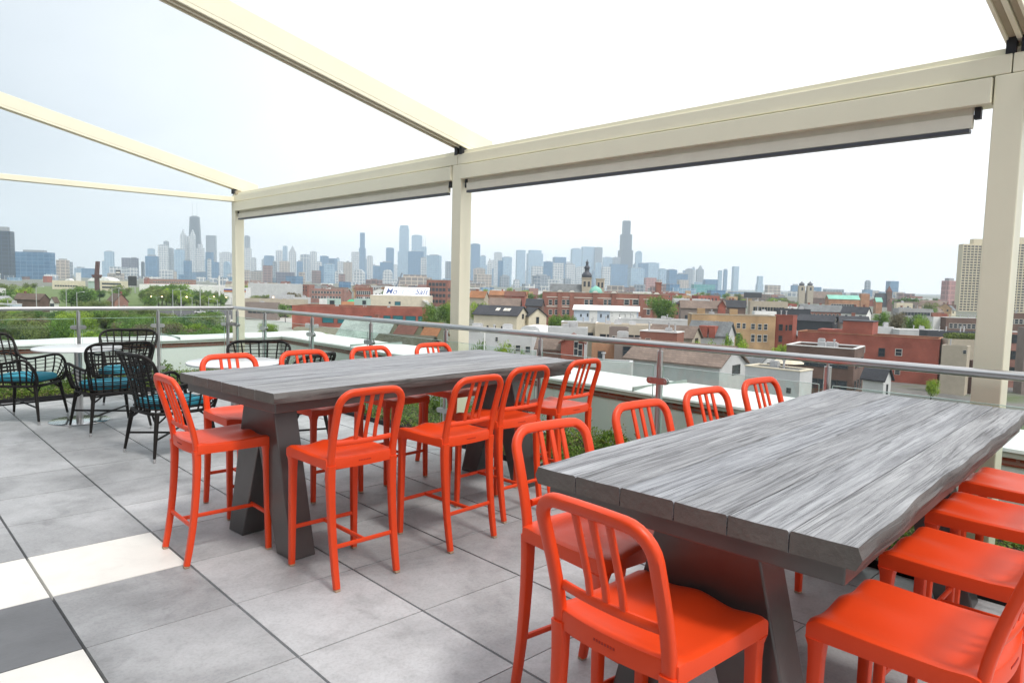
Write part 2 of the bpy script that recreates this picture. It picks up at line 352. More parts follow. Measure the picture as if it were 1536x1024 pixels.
# ================================================================== stools
M_red = mat('red_orange_resin', (.76, .060, .010), .40, .05, 3, .05, bscale=260, spec=.45)
M_foot = mat('tan_glide', (.45, .3, .2), .7, .1)
M_stamp = mat('stamped_mark', (.42, .025, .01), .5, .05)
def smooth01(t): t = max(0, min(1, t)); return t*t*(3-2*t)
def side_y(z):                               # profile of the rear uprights
    pts = [(0, -.235), (.15, -.207), (.32, -.187), (.5, -.176), (.62, -.178), (.7, -.194), (.8, -.222), (.97, -.278)]
    for (a, ya), (b, yb) in zip(pts, pts[1:]):
        if z <= b:
            t = (z-a)/(b-a); return ya+(yb-ya)*t
    return pts[-1][1]
def sy(z): return sum(side_y(z+k*.03) for k in (-2, -1, 0, 1, 2))/5 if .06 < z < .9 else side_y(z)
def xs_(z): return .172+.006*z
def make_stool():
    t = thing('counter_stool', '', 'stool', (0, 0, 0), 0, '')
    # seat
    s = MB(); n = 22; W = .203; zt = .638
    def yb(x): return -.178-.026*(1-(x/W)**2)
    yf = .207; top = []
    def ztop(u, v):          # u -1..1 across, v 0 back .. 1 front
        bowl = -.020*exp(-((u*1.05)**4))*smooth01(v/.22)*smooth01((1.02-v)/.55)
        thigh = -.011*(exp(-((abs(u)-.5)/.27)**2))*smooth01((v-.45)/.5)
        pom = .004*exp(-(u/.16)**2)*smooth01((v-.55)/.4)
        e = 1-max(abs(u), 0); edge = -.006*(1-smooth01(e/.05))
        fr = -.010*smooth01((v-.93)/.07)**2 - .004*smooth01((.05-v)/.05)
        return zt+bowl+thigh+pom+edge+fr
    vs = []
    for j in range(n+1):
        v = smooth01(j/n)*.35+.65*j/n
        for i in range(n+1):
            u = (2*i/n-1); u = math.copysign(abs(u)**.85, u); x = u*W*(1-.02*(1-v)); y = yb(x)+(yf-yb(x))*v
            vs.append((x, y, ztop(u, v)))
    m = n+1
    fs = [(j*m+i, j*m+i+1, (j+1)*m+i+1, (j+1)*m+i) for j in range(n) for i in range(n)]
    ring = [i for i in range(m)]+[j*m+n for j in range(1, m)]+[n*m+i for i in range(n-1, -1, -1)]+[j*m for j in range(n-1, 0, -1)]
    base = len(vs); R = len(ring)
    for k in ring: x, y, z = vs[k]; vs.append((x*1.008, y+.002*(1 if y > 0 else -1), z-.007))
    for k in ring: x, y, z = vs[k]; vs.append((x*1.008, y+.002*(1 if y > 0 else -1), .582))
    for k in ring: x, y, z = vs[k]; vs.append((x*.95, y*.95, .582))
    for a in range(R):
        b2 = (a+1) % R
        fs.append((ring[a], ring[b2], base+b2, base+a)); fs.append((base+a, base+b2, base+R+b2, base+R+a)); fs.append((base+R+a, base+R+b2, base+2*R+b2, base+2*R+a))
    vs.append((0, 0, .60)); c = len(vs)-1
    for a in range(R): fs.append((base+2*R+a, base+2*R+(a+1) % R, c))
    seat = s.add(vs, fs).build('seat', M_red, t, smooth=38)
    st = MB()
    for k in range(8):
        x = -.035+k*.009; st.box(x, x+.005, yb(x)-.0035, yb(x)-.0005, .607, .613)
    st.build('stamped_mark', M_stamp, seat)
    # front legs
    for sx in (-1, 1):
        l = MB(); zz = [.012, .2, .4, .52, .56, .583]; 
        l.sweep([(sx*(.179+.006*(1-z/.6)), .186+.006*(1-z/.6), z) for z in zz], [(0, 1, 0)]*6, [.030, .033, .036, .038, .043, .056], [.030, .033, .036, .038, .043, .056], rnd=.22)
        leg = l.build('leg', M_red, t, smooth=40)
        MB().box(sx*.185-.014, sx*.185+.014, .178, .206, 0, .0119).build('glide', M_foot, leg, bevel=.003)
    # rear legs and back frame
    def nor(z):
        d = .02; a = Vector((0, sy(min(z+d, .97))-sy(max(z-d, 0)), min(z+d, .97)-max(z-d, 0))).normalized(); return Vector((0, -a.z, a.y))
    for sx in (-1, 1):
        zz = [.012, .1, .2, .3, .4, .5, .55, .6]
        l = MB(); l.sweep([(sx*xs_(z), sy(z), z) for z in zz], [nor(z) for z in zz], [.031, .033, .035, .037, .039, .042, .044, .044], [.030, .031, .032, .033, .034, .036, .037, .038], rnd=.25)
        leg = l.build('leg', M_red, t, smooth=40)
        MB().box(sx*xs_(0)-.014, sx*xs_(0)+.014, -.248, -.222, 0, .0119).build('glide', M_foot, leg, bevel=.003)
    pts = []; ns = []; zz = [.598, .63, .66, .69, .72, .76, .80, .84]
    side = [(xs_(z), z) for z in zz]
    Rr = .07; zc = .955-Rr; xc = xs_(zc)-Rr
    arc = [(xc+Rr*cos(a), zc+Rr*sin(a)) for a in [radians(q) for q in (0, 15, 30, 45, 60, 75, 90)]]
    half = side+arc
    full = half+[(x, z) for x, z in [(0.04, .9565), (-.04, .9565)]]+[(-x, z) for x, z in half[::-1]]
    pts = [(x, sy(z), z) for x, z in full]; ns = [nor(z) for x, z in full]
    fr = MB(); fr.sweep(pts, ns, .037, .027, rnd=.38); fr.build('back_frame', M_red, t, smooth=45)
    # lower rail bowed to the rear
    rl = MB(); P = []
    for i in range(13):
        x = -.155+.31*i/12; P.append((x, sy(.705)-.014*(1-(x/.16)**2)+.006, .705))
    rl.sweep(P, [(0, -1, .2)]*13, .026, .015, rnd=.4); rl.build('back_rail', M_red, t, smooth=45)
    for x in (-.054, 0, .054):
        sl = MB(); zz = [.70, .76, .82, .88, .945]
        sl.sweep([(x, sy(z)-.004*(z < .72), z) for z in zz], [nor(z) for z in zz], .021, .012, rnd=.4); sl.build('slat', M_red, t, smooth=45)
    for (a, b2) in (((-.172, .187, .205), (.172, .187, .205)), ((-.168, sy(.205), .205), (.168, sy(.205), .205)), ((0, sy(.205), .205), (0, .187, .205))):
        q = MB(); q.sweep([a, tuple((Vector(a)+Vector(b2))/2), b2], [(0, 0, 1)]*3, .016, .022, rnd=.42); q.build('stretcher', M_red, t, smooth=45)
    return t
ST = make_stool()
used = [0]
def stool(x, y, face, label, group):
    rz = radians(face)-pi/2
    if not used[0]:
        used[0] = 1; ST.location = (x, y, 0); ST.rotation_euler = (0, 0, rz); ST['label'] = label; ST['group'] = group; return ST
    return dup(ST, (x, y, 0), rz, label, group)
G1, G2 = 'orange red stools around the left table', 'orange red stools around the right table'
stool(1.462, 3.832, -1, 'orange red stool alone at the near end of the left table', G1)
stool(1.832, 3.165, 91, 'orange red stool nearest the camera along the front of the left table', G1)
stool(2.535, 3.205, 94, 'second orange red stool along the front side of the left table', G1)
stool(3.10, 3.375, 93, 'third orange red stool along the front, hiding the far trestle of the left table', G1)
stool(3.72, 3.46, 94, 'orange red stool at the far end of the front row, before the white parapet', G1)
stool(1.86, 4.43, -90, 'first orange red stool behind the left table, in front of the round table', G1)
stool(2.40, 4.42, -88, 'second orange red stool behind the left table, below the second front post', G1)
stool(2.985, 4.46, -86, 'third orange red stool behind the left table, seen against white coping', G1)
stool(3.59, 4.47, -88, 'orange red stool behind the left table in front of the middle column', G1)
stool(1.90, 1.535, -95, 'orange red stool left of the right table, nearest its front corner', G2)
stool(2.575, 1.615, -94, 'second orange red stool along the left side of the right table', G2)
stool(3.20, 1.665, -94, 'third orange red stool along the left side of the right table', G2)
stool(3.835, 1.695, -94, 'orange red stool at the far end of the right table left side', G2)
stool(1.53, 1.035, -2, 'closest orange red stool, pushed under the near end of the right table', G2)
stool(2.005, .545, 90, 'orange red stool in the lower right corner with its seat in full view', G2)
stool(2.66, .595, 90, 'second orange red seat along the right side of the right table', G2)
stool(3.29, .645, 91, 'third orange red seat along the right side of the right table', G2)
stool(3.90, .685, 91, 'farthest orange red seat along the right side of the right table', G2)
# ================================================================== long tables
def wood(name, lo, mid, hi, edge=False):
    m, nt, b = new_mat(name); L = nt.links
    tc = N(nt, 'ShaderNodeTexCoord'); at_ = N(nt, 'ShaderNodeAttribute', attribute_name='tone')
    mp = N(nt, 'ShaderNodeMapping'); mp.inputs['Scale'].default_value = (.7, 16., 16.); L.new(tc.outputs['Object'], mp.inputs[0])
    ad = N(nt, 'ShaderNodeVectorMath', operation='ADD'); ml = N(nt, 'ShaderNodeMath', operation='MULTIPLY'); ml.inputs[1].default_value = 37.
    L.new(at_.outputs['Fac'], ml.inputs[0]); cb = N(nt, 'ShaderNodeCombineXYZ'); L.new(ml.outputs[0], cb.inputs[0]); L.new(ml.outputs[0], cb.inputs[1])
    L.new(mp.outputs[0], ad.inputs[0]); L.new(cb.outputs[0], ad.inputs[1])
    warp = N(nt, 'ShaderNodeTexNoise', Scale=.9, Detail=3.); L.new(ad.outputs[0], warp.inputs['Vector'])
    wm = N(nt, 'ShaderNodeVectorMath', operation='MULTIPLY_ADD'); wm.inputs[1].default_value = (.0, 2.2, 2.2); L.new(warp.outputs['Color'], wm.inputs[0]); L.new(ad.outputs[0], wm.inputs[2])
    n1 = N(nt, 'ShaderNodeTexNoise', Scale=2.2, Detail=10., Roughness=.72, Distortion=.3); L.new(wm.outputs[0], n1.inputs['Vector'])
    wv = N(nt, 'ShaderNodeTexWave', Scale=1.05, Distortion=5., Detail=4., wave_type='BANDS', bands_direction='Y'); wv.inputs['Detail Scale'].default_value = 1.4; L.new(wm.outputs[0], wv.inputs['Vector'])
    c = ramp(nt, [(.30, lo), (.44, mid), (.66, hi)], n1.outputs[0])
    g = ramp(nt, [(.0, (.45, .45, .45)), (.22, (1, 1, 1))], wv.outputs['Fac'])
    big = N(nt, 'ShaderNodeTexNoise', Scale=.7, Detail=2.); L.new(ad.outputs[0], big.inputs['Vector'])
    bf = ramp(nt, [(.4, (0, 0, 0)), (.62, (1, 1, 1))], big.outputs[0])
    mx = N(nt, 'ShaderNodeMix', data_type='RGBA', blend_type='MULTIPLY'); L.new(bf, mx.inputs[0]); L.new(c, mx.inputs[6]); L.new(g, mx.inputs[7])
    mq = N(nt, 'ShaderNodeTexNoise', Scale=3., Detail=10., Roughness=.8); mpp = N(nt, 'ShaderNodeMapping'); mpp.inputs['Scale'].default_value = (1.1, 2.1, 2.1)
    L.new(ad.outputs[0], mpp.inputs[0]); L.new(mpp.outputs[0], mq.inputs['Vector'])
    fi = ramp(nt, [(.37, (.34, .34, .35)), (.46, (1, 1, 1))], mq.outputs[0])
    m3 = N(nt, 'ShaderNodeMix', data_type='RGBA', blend_type='MULTIPLY'); m3.inputs[0].default_value = .9; L.new(mx.outputs[2], m3.inputs[6]); L.new(fi, m3.inputs[7])
    pt = ramp(nt, [(0, (.80, .80, .80)), (.5, (1, .99, .97)), (1, (.88, .90, .93))], at_.outputs['Fac']); m4 = N(nt, 'ShaderNodeMix', data_type='RGBA', blend_type='MULTIPLY'); m4.inputs[0].default_value = 1; L.new(m3.outputs[2], m4.inputs[6]); L.new(pt, m4.inputs[7])
    L.new(m4.outputs[2], b.inputs['Base Color']); b.inputs['Roughness'].default_value = .5; b.inputs['Specular IOR Level'].default_value = .4
    hs = N(nt, 'ShaderNodeMath', operation='MULTIPLY'); L.new(n1.outputs[0], hs.inputs[0]); L.new(fi, hs.inputs[1])
    h2 = N(nt, 'ShaderNodeMath', operation='ADD'); L.new(hs.outputs[0], h2.inputs[0]); L.new(g, h2.inputs[1])
    bp = N(nt, 'ShaderNodeBump', Strength=.45, Distance=.003); L.new(h2.outputs[0], bp.inputs['Height']); L.new(bp.outputs[0], b.inputs['Normal'])
    return m
M_wood = wood('weathered_grey_wood', (.075, .075, .082), (.225, .23, .245), (.43, .44, .46))
M_wside = wood('grey_live_edge', (.04, .037, .036), (.09, .085, .083), (.16, .155, .15))
M_wend = mat('cast_end_grain', (.125, .118, .108), .6, .2, 7, .3)
M_gun = mat('gunmetal_frame', (.125, .12, .118), .34, .12, 3, .05, metal=.6)
def table(label, cx, cy, rot, Lx, Wy, H=.93):
    t = thing('long_table', label, 'table', (cx, cy, 0), radians(rot))
    top = MB(); np_ = 6; gap = .0035; nseg = 60; th = .052
    ws = [random.uniform(.9, 1.1) for _ in range(np_)]; k = Wy/sum(ws); ys = [-Wy/2]
    for w in ws: ys.append(ys[-1]+w*k)
    def live(x, s): return .005*sin(x*3.1+s)+.0035*sin(x*7.3+2*s)+.0025*sin(x*17+s*3)
    for p in range(np_):
        vs = []
        for i in range(nseg+1):
            x = -Lx/2+Lx*i/nseg
            a = ys[p]+(gap/2 if p else live(x, cx)); b2 = ys[p+1]-(gap/2 if p < np_-1 else -live(x, cy+3)*1)
            la = .004 if p else .007; lb = .004 if p < np_-1 else .007
            oa = 0 if p else .012+.006*sin(x*9+1); ob = 0 if p < np_-1 else .012+.006*sin(x*8)
            hz = .0016*sin(x*4+p*2.2)
            vs += [(x, a+oa*.5, H-th), (x, a-oa*.2, H-th*.5), (x, a+oa*.3, H-la*.9), (x, a+la, H+hz*.4), (x, (a+b2)/2, H-.0012+hz), (x, b2-lb, H+hz*.4), (x, b2-ob*.3, H-lb*.9), (x, b2+ob*.2, H-th*.5), (x, b2-ob*.5, H-th)]
        m = 9; fs = [(i*m+j, (i+1)*m+j, (i+1)*m+(j+1) % m, i*m+(j+1) % m) for i in range(nseg) for j in range(m)]
        tn = random.random()*.98; f0 = len(top.f)
        top.add(vs, fs, 0, tn); o = len(top.v)-len(vs)
        for i in range(nseg):
            for j in ([0, 1, 2] if p == 0 else [])+([5, 6, 7] if p == np_-1 else []): top.mi[f0+i*m+j] = 2
        for cap in (list(range(m)), [nseg*m+j for j in range(m-1, -1, -1)]):
            top.f.append(tuple(o+q for q in cap)); top.mi.append(1); top.t.append(tn)
    top.build('tabletop', [M_wood, M_wend, M_wside], t, smooth=35)
    MB().box(-Lx/2+.028, Lx/2-.028, -Wy/2+.034, Wy/2-.034, H-.105, H-th-.002).build('apron', M_gun, t, bevel=.004)
    for sx in (-1, 1):
        x0 = sx*(Lx/2-.20); x1 = sx*(Lx/2-.34)
        z1 = H-.107
        poly = [(-.15, z1), (-.345, .0), (-.185, .0), (-.0, .56), (.185, .0), (.345, .0), (.15, z1)]
        poly = poly[::-1]
        MB().prism(poly, 'x', min(x0, x1), max(x0, x1)).build('trestle', M_gun, t, bevel=.006)
    return t
table('long weathered grey plank table on the left with nine orange stools', 2.665, 3.835, 5.2, 2.46, 1.02)
table('long weathered grey plank table at the right front of the terrace', 2.84, 1.105, 3.7, 2.58, .93)
# ================================================================== wicker armchairs
M_wick = mat('black_wicker', (.011, .009, .008), .5, .3, 40, .3, bscale=300, spec=.3)
M_teal = mat('teal_cushion', (.03, .29, .40), .75, .12, 6, .25, bscale=400)
M_tip = mat('silver_foot_tip', (.7, .7, .7), .3, .05, metal=1.)
def spline(P, n):
    P = [Vector(p) for p in P]; out = []
    for i in range(len(P)-1):
        p0, p1, p2, p3 = P[max(i-1, 0)], P[i], P[i+1], P[min(i+2, len(P)-1)]
        for k in range(n):
            t = k/n; out.append(.5*((2*p1)+(p2-p0)*t+(2*p0-5*p1+4*p2-p3)*t*t+(3*p1-p0-3*p2+p3)*t**3))
    out.append(P[-1]); return out
def make_wicker():
    t = thing('wicker_armchair', '', 'armchair', (0, 0, 0), 0, '')
    half = [(0, -.335, .85), (.13, -.333, .852), (.225, -.315, .845), (.285, -.275, .80), (.283, -.235, .715), (.252, -.19, .635), (.245, -.11, .592), (.275, .01, .607), (.303, .14, .635), (.305, .205, .615), (.288, .25, .54), (.262, .262, .46), (.24, .25, .385)]
    H = spline(half, 6); rim = [Vector((-p.x, p.y, p.z)) for p in H[::-1]][:-1]+H
    MB().tube(rim, .0135, 8).build('rim', M_wick, t, smooth=60)
    def base(p):                                   # foot of a rib on the seat ring
        a = atan2(p.x, -(p.y-.02)); r = .255
        x = r*sin(a)*1.02; y = .02-r*cos(a)*1.0
        return Vector((max(-.25, min(.25, x*1.08)), max(-.245, min(.25, y*1.05)), .385))
    ring = []
    for i in range(32):
        a = 2*pi*i/32; c_, s_ = cos(a), sin(a); e = (abs(c_)**4+abs(s_)**4)**-.25
        ring.append((.25*c_*e, .005+.25*s_*e, .375))
    MB().tube(ring, .014, 8, closed=True).tube([(x*.98, y*.98, z+.035) for x, y, z in ring], .006, 6, closed=True).build('seat_ring', M_wick, t, smooth=60)
    # ribs at even arc-length, strands between
    n = len(rim); rows = []
    for p in rim:
        b2 = base(p); row = []
        for k in range(13):
            v = k/12; q = b2.lerp(p, v); bul = .028*sin(pi*v)*(1 if p.z > .62 else .8)
            d = Vector((q.x, q.y-.02, 0)).normalized(); row.append(q+d*(bul*.4)-d*.02*sin(pi*v)*(1 if p.z > .7 else 0))
        rows.append(row)
    rb = MB()
    acc = 0; last = None; step = .075
    idx = []
    for i in range(n):
        if last is not None: acc += (rim[i]-last).length
        last = rim[i]
        if acc >= step*.999 or i == 0: idx.append(i); acc = 0
    idx = sorted(set(idx+[n-1-i for i in idx if abs(rim[i].x) > .2]))
    keep = []
    for i in idx:
        if not keep or (rim[i]-rim[keep[-1]]).length > .05: keep.append(i)
    for i in keep: rb.tube([rows[i][k] for k in (0, 3, 6, 9, 12)], .0075, 6)
    rb.build('ribs', M_wick, t, smooth=60)
    wv = MB(); back = [i for i in range(n) if rim[i].z > .62 and rim[i].y < -.1]
    for k in range(1, 13):
        for dz in (0, .014):
            z = .40+.036*k+dz; line = []
            for i in back:
                r = rows[i]
                if r[-1].z < z or r[0].z > z: continue
                for a, b2 in zip(r[:-1], r[1:]):
                    if a.z <= z <= b2.z: line.append(a.lerp(b2, (z-a.z)/(b2.z-a.z+1e-9))); break
            if len(line) > 3: wv.tube(line, .0042, 5)
    for v in (2, 4, 6, 8, 10):
        for rng in (range(0, n//2-30), range(n//2+31, n)):
            line = [rows[i][v] for i in rng]
            if len(line) > 3: wv.tube(line, .004, 5)
    wv.tube([rows[i][7] for i in back], .008, 6)
    wv.build('weave', M_wick, t, smooth=60)
    cu = MB(); n_ = 28; vs = []; prof = [(.0, .40), (.9, .40), (1., .413), (1.02, .43), (1., .452), (.93, .463), (.6, .474), (.0, .478)]
    for r, z in prof[1:-1]:
        for i in range(n_):
            a = 2*pi*i/n_; c_, s_ = cos(a), sin(a); e = (abs(c_)**4+abs(s_)**4)**-.25; vs.append((.225*r*c_*e, .01+.232*r*s_*e, z))
    m = len(prof)-2; fs = [(j*n_+i, j*n_+(i+1) % n_, (j+1)*n_+(i+1) % n_, (j+1)*n_+i) for j in range(m-1) for i in range(n_)]+[tuple(range(n_-1, -1, -1)), tuple(range((m-1)*n_, m*n_))]
    cu.add(vs, fs).build('cushion', M_teal, t, smooth=60)
    for sx in (-1, 1):
        for sy_ in (-1, 1):
            a = Vector((sx*.215, .005+sy_*.215, .38)); f = Vector((sx*.265, .005+sy_*.265, .028))
            l = MB(); l.tube([a, a.lerp(f, .5), f], [.019, .016, .011], 10)
            for dx, dy in ((-sx*.09, 0), (0, -sy_*.09)):
                l.tube(spline([a.lerp(f, .24), a.lerp(f, .16)+Vector((dx*.45, dy*.45, .0)), a+Vector((dx, dy, -.01))], 4), .008, 6)
            leg = l.build('leg', M_wick, t, smooth=60)
            MB().tube([f+Vector((0, 0, .004)), (f.x*1.01, f.y*1.01, 0)], [.0118, .0105], 10).build('foot_tip', M_tip, leg, smooth=60)
    for sx in (-1, 1): MB().tube([(sx*.245, -.235, .17+.003*sx), (-sx*.245, .245, .17+.003*sx)], .009, 8).build('cross_brace', M_wick, t, smooth=60)
    return t
WC = make_wicker(); uw = [0]
def wicker(x, y, face, label):
    rz = radians(face)-pi/2; g = 'black wicker armchairs at the round tables'
    if not uw[0]:
        uw[0] = 1; WC.location = (x, y, 0); WC.rotation_euler = (0, 0, rz); WC['label'] = label; WC['group'] = g; return
    dup(WC, (x, y, 0), rz, label, g)
M_ttop = mat('white_laminate', (.70, .71, .72), .2, .03, 3, spec=.6)
M_chr = mat('polished_steel', (.62, .62, .63), .16, .05, 3, metal=1.)
def cafe(x, y, label):
    t = thing('round_table', label, 'table', (x, y, 0), 0, 'round white tables')
    MB().lathe([(.36, .722), (.392, .726), (.396, .735), (.392, .742), (.385, .744)], 64).build('tabletop', M_ttop, t, smooth=35)
    MB().lathe([(.034, .012), (.034, .70), (.1, .706), (.1, .7215)], 24).build('column', M_steel, t, smooth=35)
    MB().lathe([(.27, .0), (.272, .008), (.26, .013), (.05, .016), (.0345, .018)], 48).build('base', M_chr, t, smooth=35)
cafe(1.70, 8.1, 'round white pedestal table on a polished disc base at the left')
cafe(2.49, 6.16, 'round white pedestal table half hidden behind the left long table')
wicker(1.30, 8.46, -38, 'black wicker armchair with teal cushion cut by the left photo edge')
wicker(1.84, 7.53, 96, 'black wicker armchair with its back to the camera at the left round table')
wicker(2.24, 8.58, -116, 'black wicker armchair on the far side of the left round table')
wicker(1.97, 6.22, 8, 'black wicker armchair behind the first orange stool, facing right')
wicker(2.88, 6.52, -112, 'black wicker armchair behind the half hidden round table, facing the camera')
wicker(2.74, 5.66, 118, 'black wicker armchair mostly hidden behind the second rear orange stool')
# ================================================================== city: ground and helpers
FACE = YAW-pi/2                                   # building front parallel to the picture plane at a = 0
M_ground, nt, b = new_mat('city_ground'); tc = N(nt, 'ShaderNodeTexCoord')
vo = N(nt, 'ShaderNodeTexVoronoi', Scale=.03); nt.links.new(tc.outputs['Object'], vo.inputs['Vector'])
n1 = N(nt, 'ShaderNodeTexNoise', Scale=.05, Detail=8., Roughness=.7); nt.links.new(tc.outputs['Object'], n1.inputs['Vector'])
c1 = ramp(nt, [(.3, (.07, .075, .07)), (.45, (.16, .155, .145)), (.6, (.09, .12, .05)), (.75, (.2, .19, .18))], n1.outputs[0])
nt.links.new(c1, b.inputs['Base Color']); b.inputs['Roughness'].default_value = .9
g = MB(); R = 14000
g.add([(R*cos(a), R*sin(a), GND) for a in [2*pi*i/48 for i in range(48)]], [tuple(range(48))])
struct('ground', g, M_ground)
WALL = {}
def wall(k):
    if k in WALL: return WALL[k]
    D = {'brick': ((0.384, 0.109, 0.064), (0.307, 0.083, 0.051), (.30, .22, .18), .24, .08, .012), 'redbrick': ((0.461, 0.096, 0.058), (0.384, 0.077, 0.051), (.33, .17, .13), .24, .08, .012),
         'brown': ((0.192, 0.109, 0.083), (0.154, 0.090, 0.070), (.2, .15, .13), .24, .08, .012), 'yellow': ((0.589, 0.371, 0.179), (0.512, 0.307, 0.141), (.45, .36, .25), .24, .08, .012),
         'orange': ((0.538, 0.243, 0.115), (0.461, 0.192, 0.090), (.4, .3, .22), .24, .08, .012), 'pinkbrick': ((0.435, 0.205, 0.166), (0.384, 0.179, 0.147), (.34, .24, .2), .24, .08, .012)}
    P = {'cream': (.62, .56, .43), 'white': (.74, .74, .72), 'grey': (.33, .33, .33), 'dark': (.05, .055, .065), 'beige': (.48, .42, .33), 'bluegrey': (.50, .57, .66), 'stone': (.42, .37, .29), 'palegrey': (.52, .53, .53), 'taupe': (.22, .18, .16), 'mint': (.40, .52, .47), 'teal': (.10, .32, .33), 'olive': (.17, .18, .12)}
    if k in D: m = brick_mat('wall_'+k, *D[k])
    else: m = mat('wall_'+k, P[k], .75, .12, .5, .1, bscale=6)
    WALL[k] = m; return m
ROOF = {}
def roofm(k):
    if k not in ROOF:
        P = {'dark': (.055, .058, .068), 'brown': (.15, .105, .08), 'greygreen': (.36, .44, .40), 'redbrown': (.20, .085, .06), 'orange': (.40, .18, .08), 'white': (.78, .78, .78), 'grey': (.30, .31, .32), 'tar': (.12, .12, .125), 'copper': (.22, .50, .40), 'taupe': (.24, .18, .145), 'slate': (.2, .215, .22), 'olive': (.10, .10, .07)}
        ROOF[k] = brick_mat('roof_'+k, sh(P[k], 1.12), sh(P[k], .85), sh(P[k], .7), .5, .22, .02, .8) if k not in ('white', 'copper', 'tar', 'grey') else mat('roof_'+k, P[k], .75, .2, .3, .1)
    return ROOF[k]
M_trim = mat('pale_trim', (.66, .63, .56), .6, .08, 3)
M_wfr = mat('window_frame_paint', (.55, .54, .50), .5, .08, 3); M_wfd = mat('window_frame_dark', (.06, .06, .06), .4, .1)
M_pane = mat('window_pane', (.03, .04, .05), .12, .4, .4, spec=.8); M_pteal = mat('teal_pane', (.02, .16, .19), .12, .3, .5, spec=.8)
M_vent = mat('roof_vent_metal', (.5, .5, .5), .45, .15, 2, metal=.4)
def _winmesh(fm, pm):
    f = MB()
    f.box(-.5, -.42, -1, 1, -.5, .5).box(.42, .5, -1, 1, -.5, .5).box(-.42, .42, -1, 1, .43, .5).box(-.42, .42, -1, 1, -.5, -.44).box(-.42, .42, -.8, .8, -.02, .02)
    fme = f.mesh('window', fm); pme = MB().box(-.42, .42, -.25, .25, -.44, .43).mesh('pane', pm); return fme, pme
WM = {'pale': _winmesh(M_wfr, M_pane), 'dark': _winmesh(M_wfd, M_pane), 'teal': _winmesh(M_wfd, M_pteal)}
def win(par, x, y, z, w, h, side='f', kind='pale'):
    """side: f = front (-y), l = left (-x), r = right (+x)"""
    fm, pm = WM[kind]
    o = obj('window', fm, par); o.location = (x, y, z); o.scale = (w, .06, h)
    o.rotation_euler = (0, 0, {'f': 0, 'l': -pi/2, 'r': pi/2}[side])
    obj('pane', pm, o)
PLACED = []
def frame(x0, x1, yt, D, a, dpr):
    """pixel span, top pixel and distance of the nearest corner -> width, depth, height, centre, rotation"""
    a = radians(a); rz = FACE+a; c_, s_ = cos(rz), sin(rz)
    W = (x1-x0)/F*D/(cos(a)+dpr*abs(sin(a))); c = at((x0+x1)/2, yt, D+W*.3); H = at((x0+x1)/2, yt, D).z-GND; cx, cy = c.x, c.y
    hf = Vector((fw.x, fw.y)).normalized(); hr = Vector((hf.y, -hf.x))
    for _ in range(8):
        ps = [pix((cx+u*W*c_-v*W*dpr*s_, cy+u*W*s_+v*W*dpr*c_, GND+H)) for u in (-.5, .5) for v in (-.5, .5)]
        lo, hi, dm = min(p[0] for p in ps), max(p[0] for p in ps), min(p[2] for p in ps)
        near = min(ps, key=lambda p: p[2])
        W *= (x1-x0)/(hi-lo); sh_ = ((x0+x1)/2-(lo+hi)/2)/F*D; dd = D-dm
        cx += hr.x*sh_+hf.x*dd; cy += hr.y*sh_+hf.y*dd
        H = at(near[0], yt+(near[0]-(x0+x1)/2)*.0238, D).z-GND
    PLACED.append((x0, x1, D, D+W*(dpr*cos(a)+abs(sin(a)))))
    return W, W*dpr, H, (cx, cy, GND), rz
FC = {}; FS = 2.1
def fac(k):
    """tower facade: bays of glass between piers and floors"""
    if k in FC: return FC[k]
    #        glass1          glass2          wall            bay  floor  joint
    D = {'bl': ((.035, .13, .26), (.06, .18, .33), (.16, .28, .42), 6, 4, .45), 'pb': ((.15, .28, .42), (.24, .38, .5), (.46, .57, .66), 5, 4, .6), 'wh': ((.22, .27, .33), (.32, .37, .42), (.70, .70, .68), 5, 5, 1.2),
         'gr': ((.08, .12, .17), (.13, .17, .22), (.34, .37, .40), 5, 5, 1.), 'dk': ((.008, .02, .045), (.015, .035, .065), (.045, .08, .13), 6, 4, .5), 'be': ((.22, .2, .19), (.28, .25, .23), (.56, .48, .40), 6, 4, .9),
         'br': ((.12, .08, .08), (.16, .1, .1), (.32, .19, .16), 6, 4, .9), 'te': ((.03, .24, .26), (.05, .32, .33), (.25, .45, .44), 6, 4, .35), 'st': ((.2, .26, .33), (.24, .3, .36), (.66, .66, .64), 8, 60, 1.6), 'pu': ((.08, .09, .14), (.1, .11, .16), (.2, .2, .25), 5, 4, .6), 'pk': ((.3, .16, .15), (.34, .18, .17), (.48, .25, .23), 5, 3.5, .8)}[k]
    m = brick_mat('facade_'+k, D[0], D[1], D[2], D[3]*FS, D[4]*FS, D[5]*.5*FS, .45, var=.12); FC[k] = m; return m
M_cap = mat('tower_cap', (.3, .32, .34), .7, .1, .1); M_ant = mat('antenna_white', (.6, .6, .6), .5, .05)
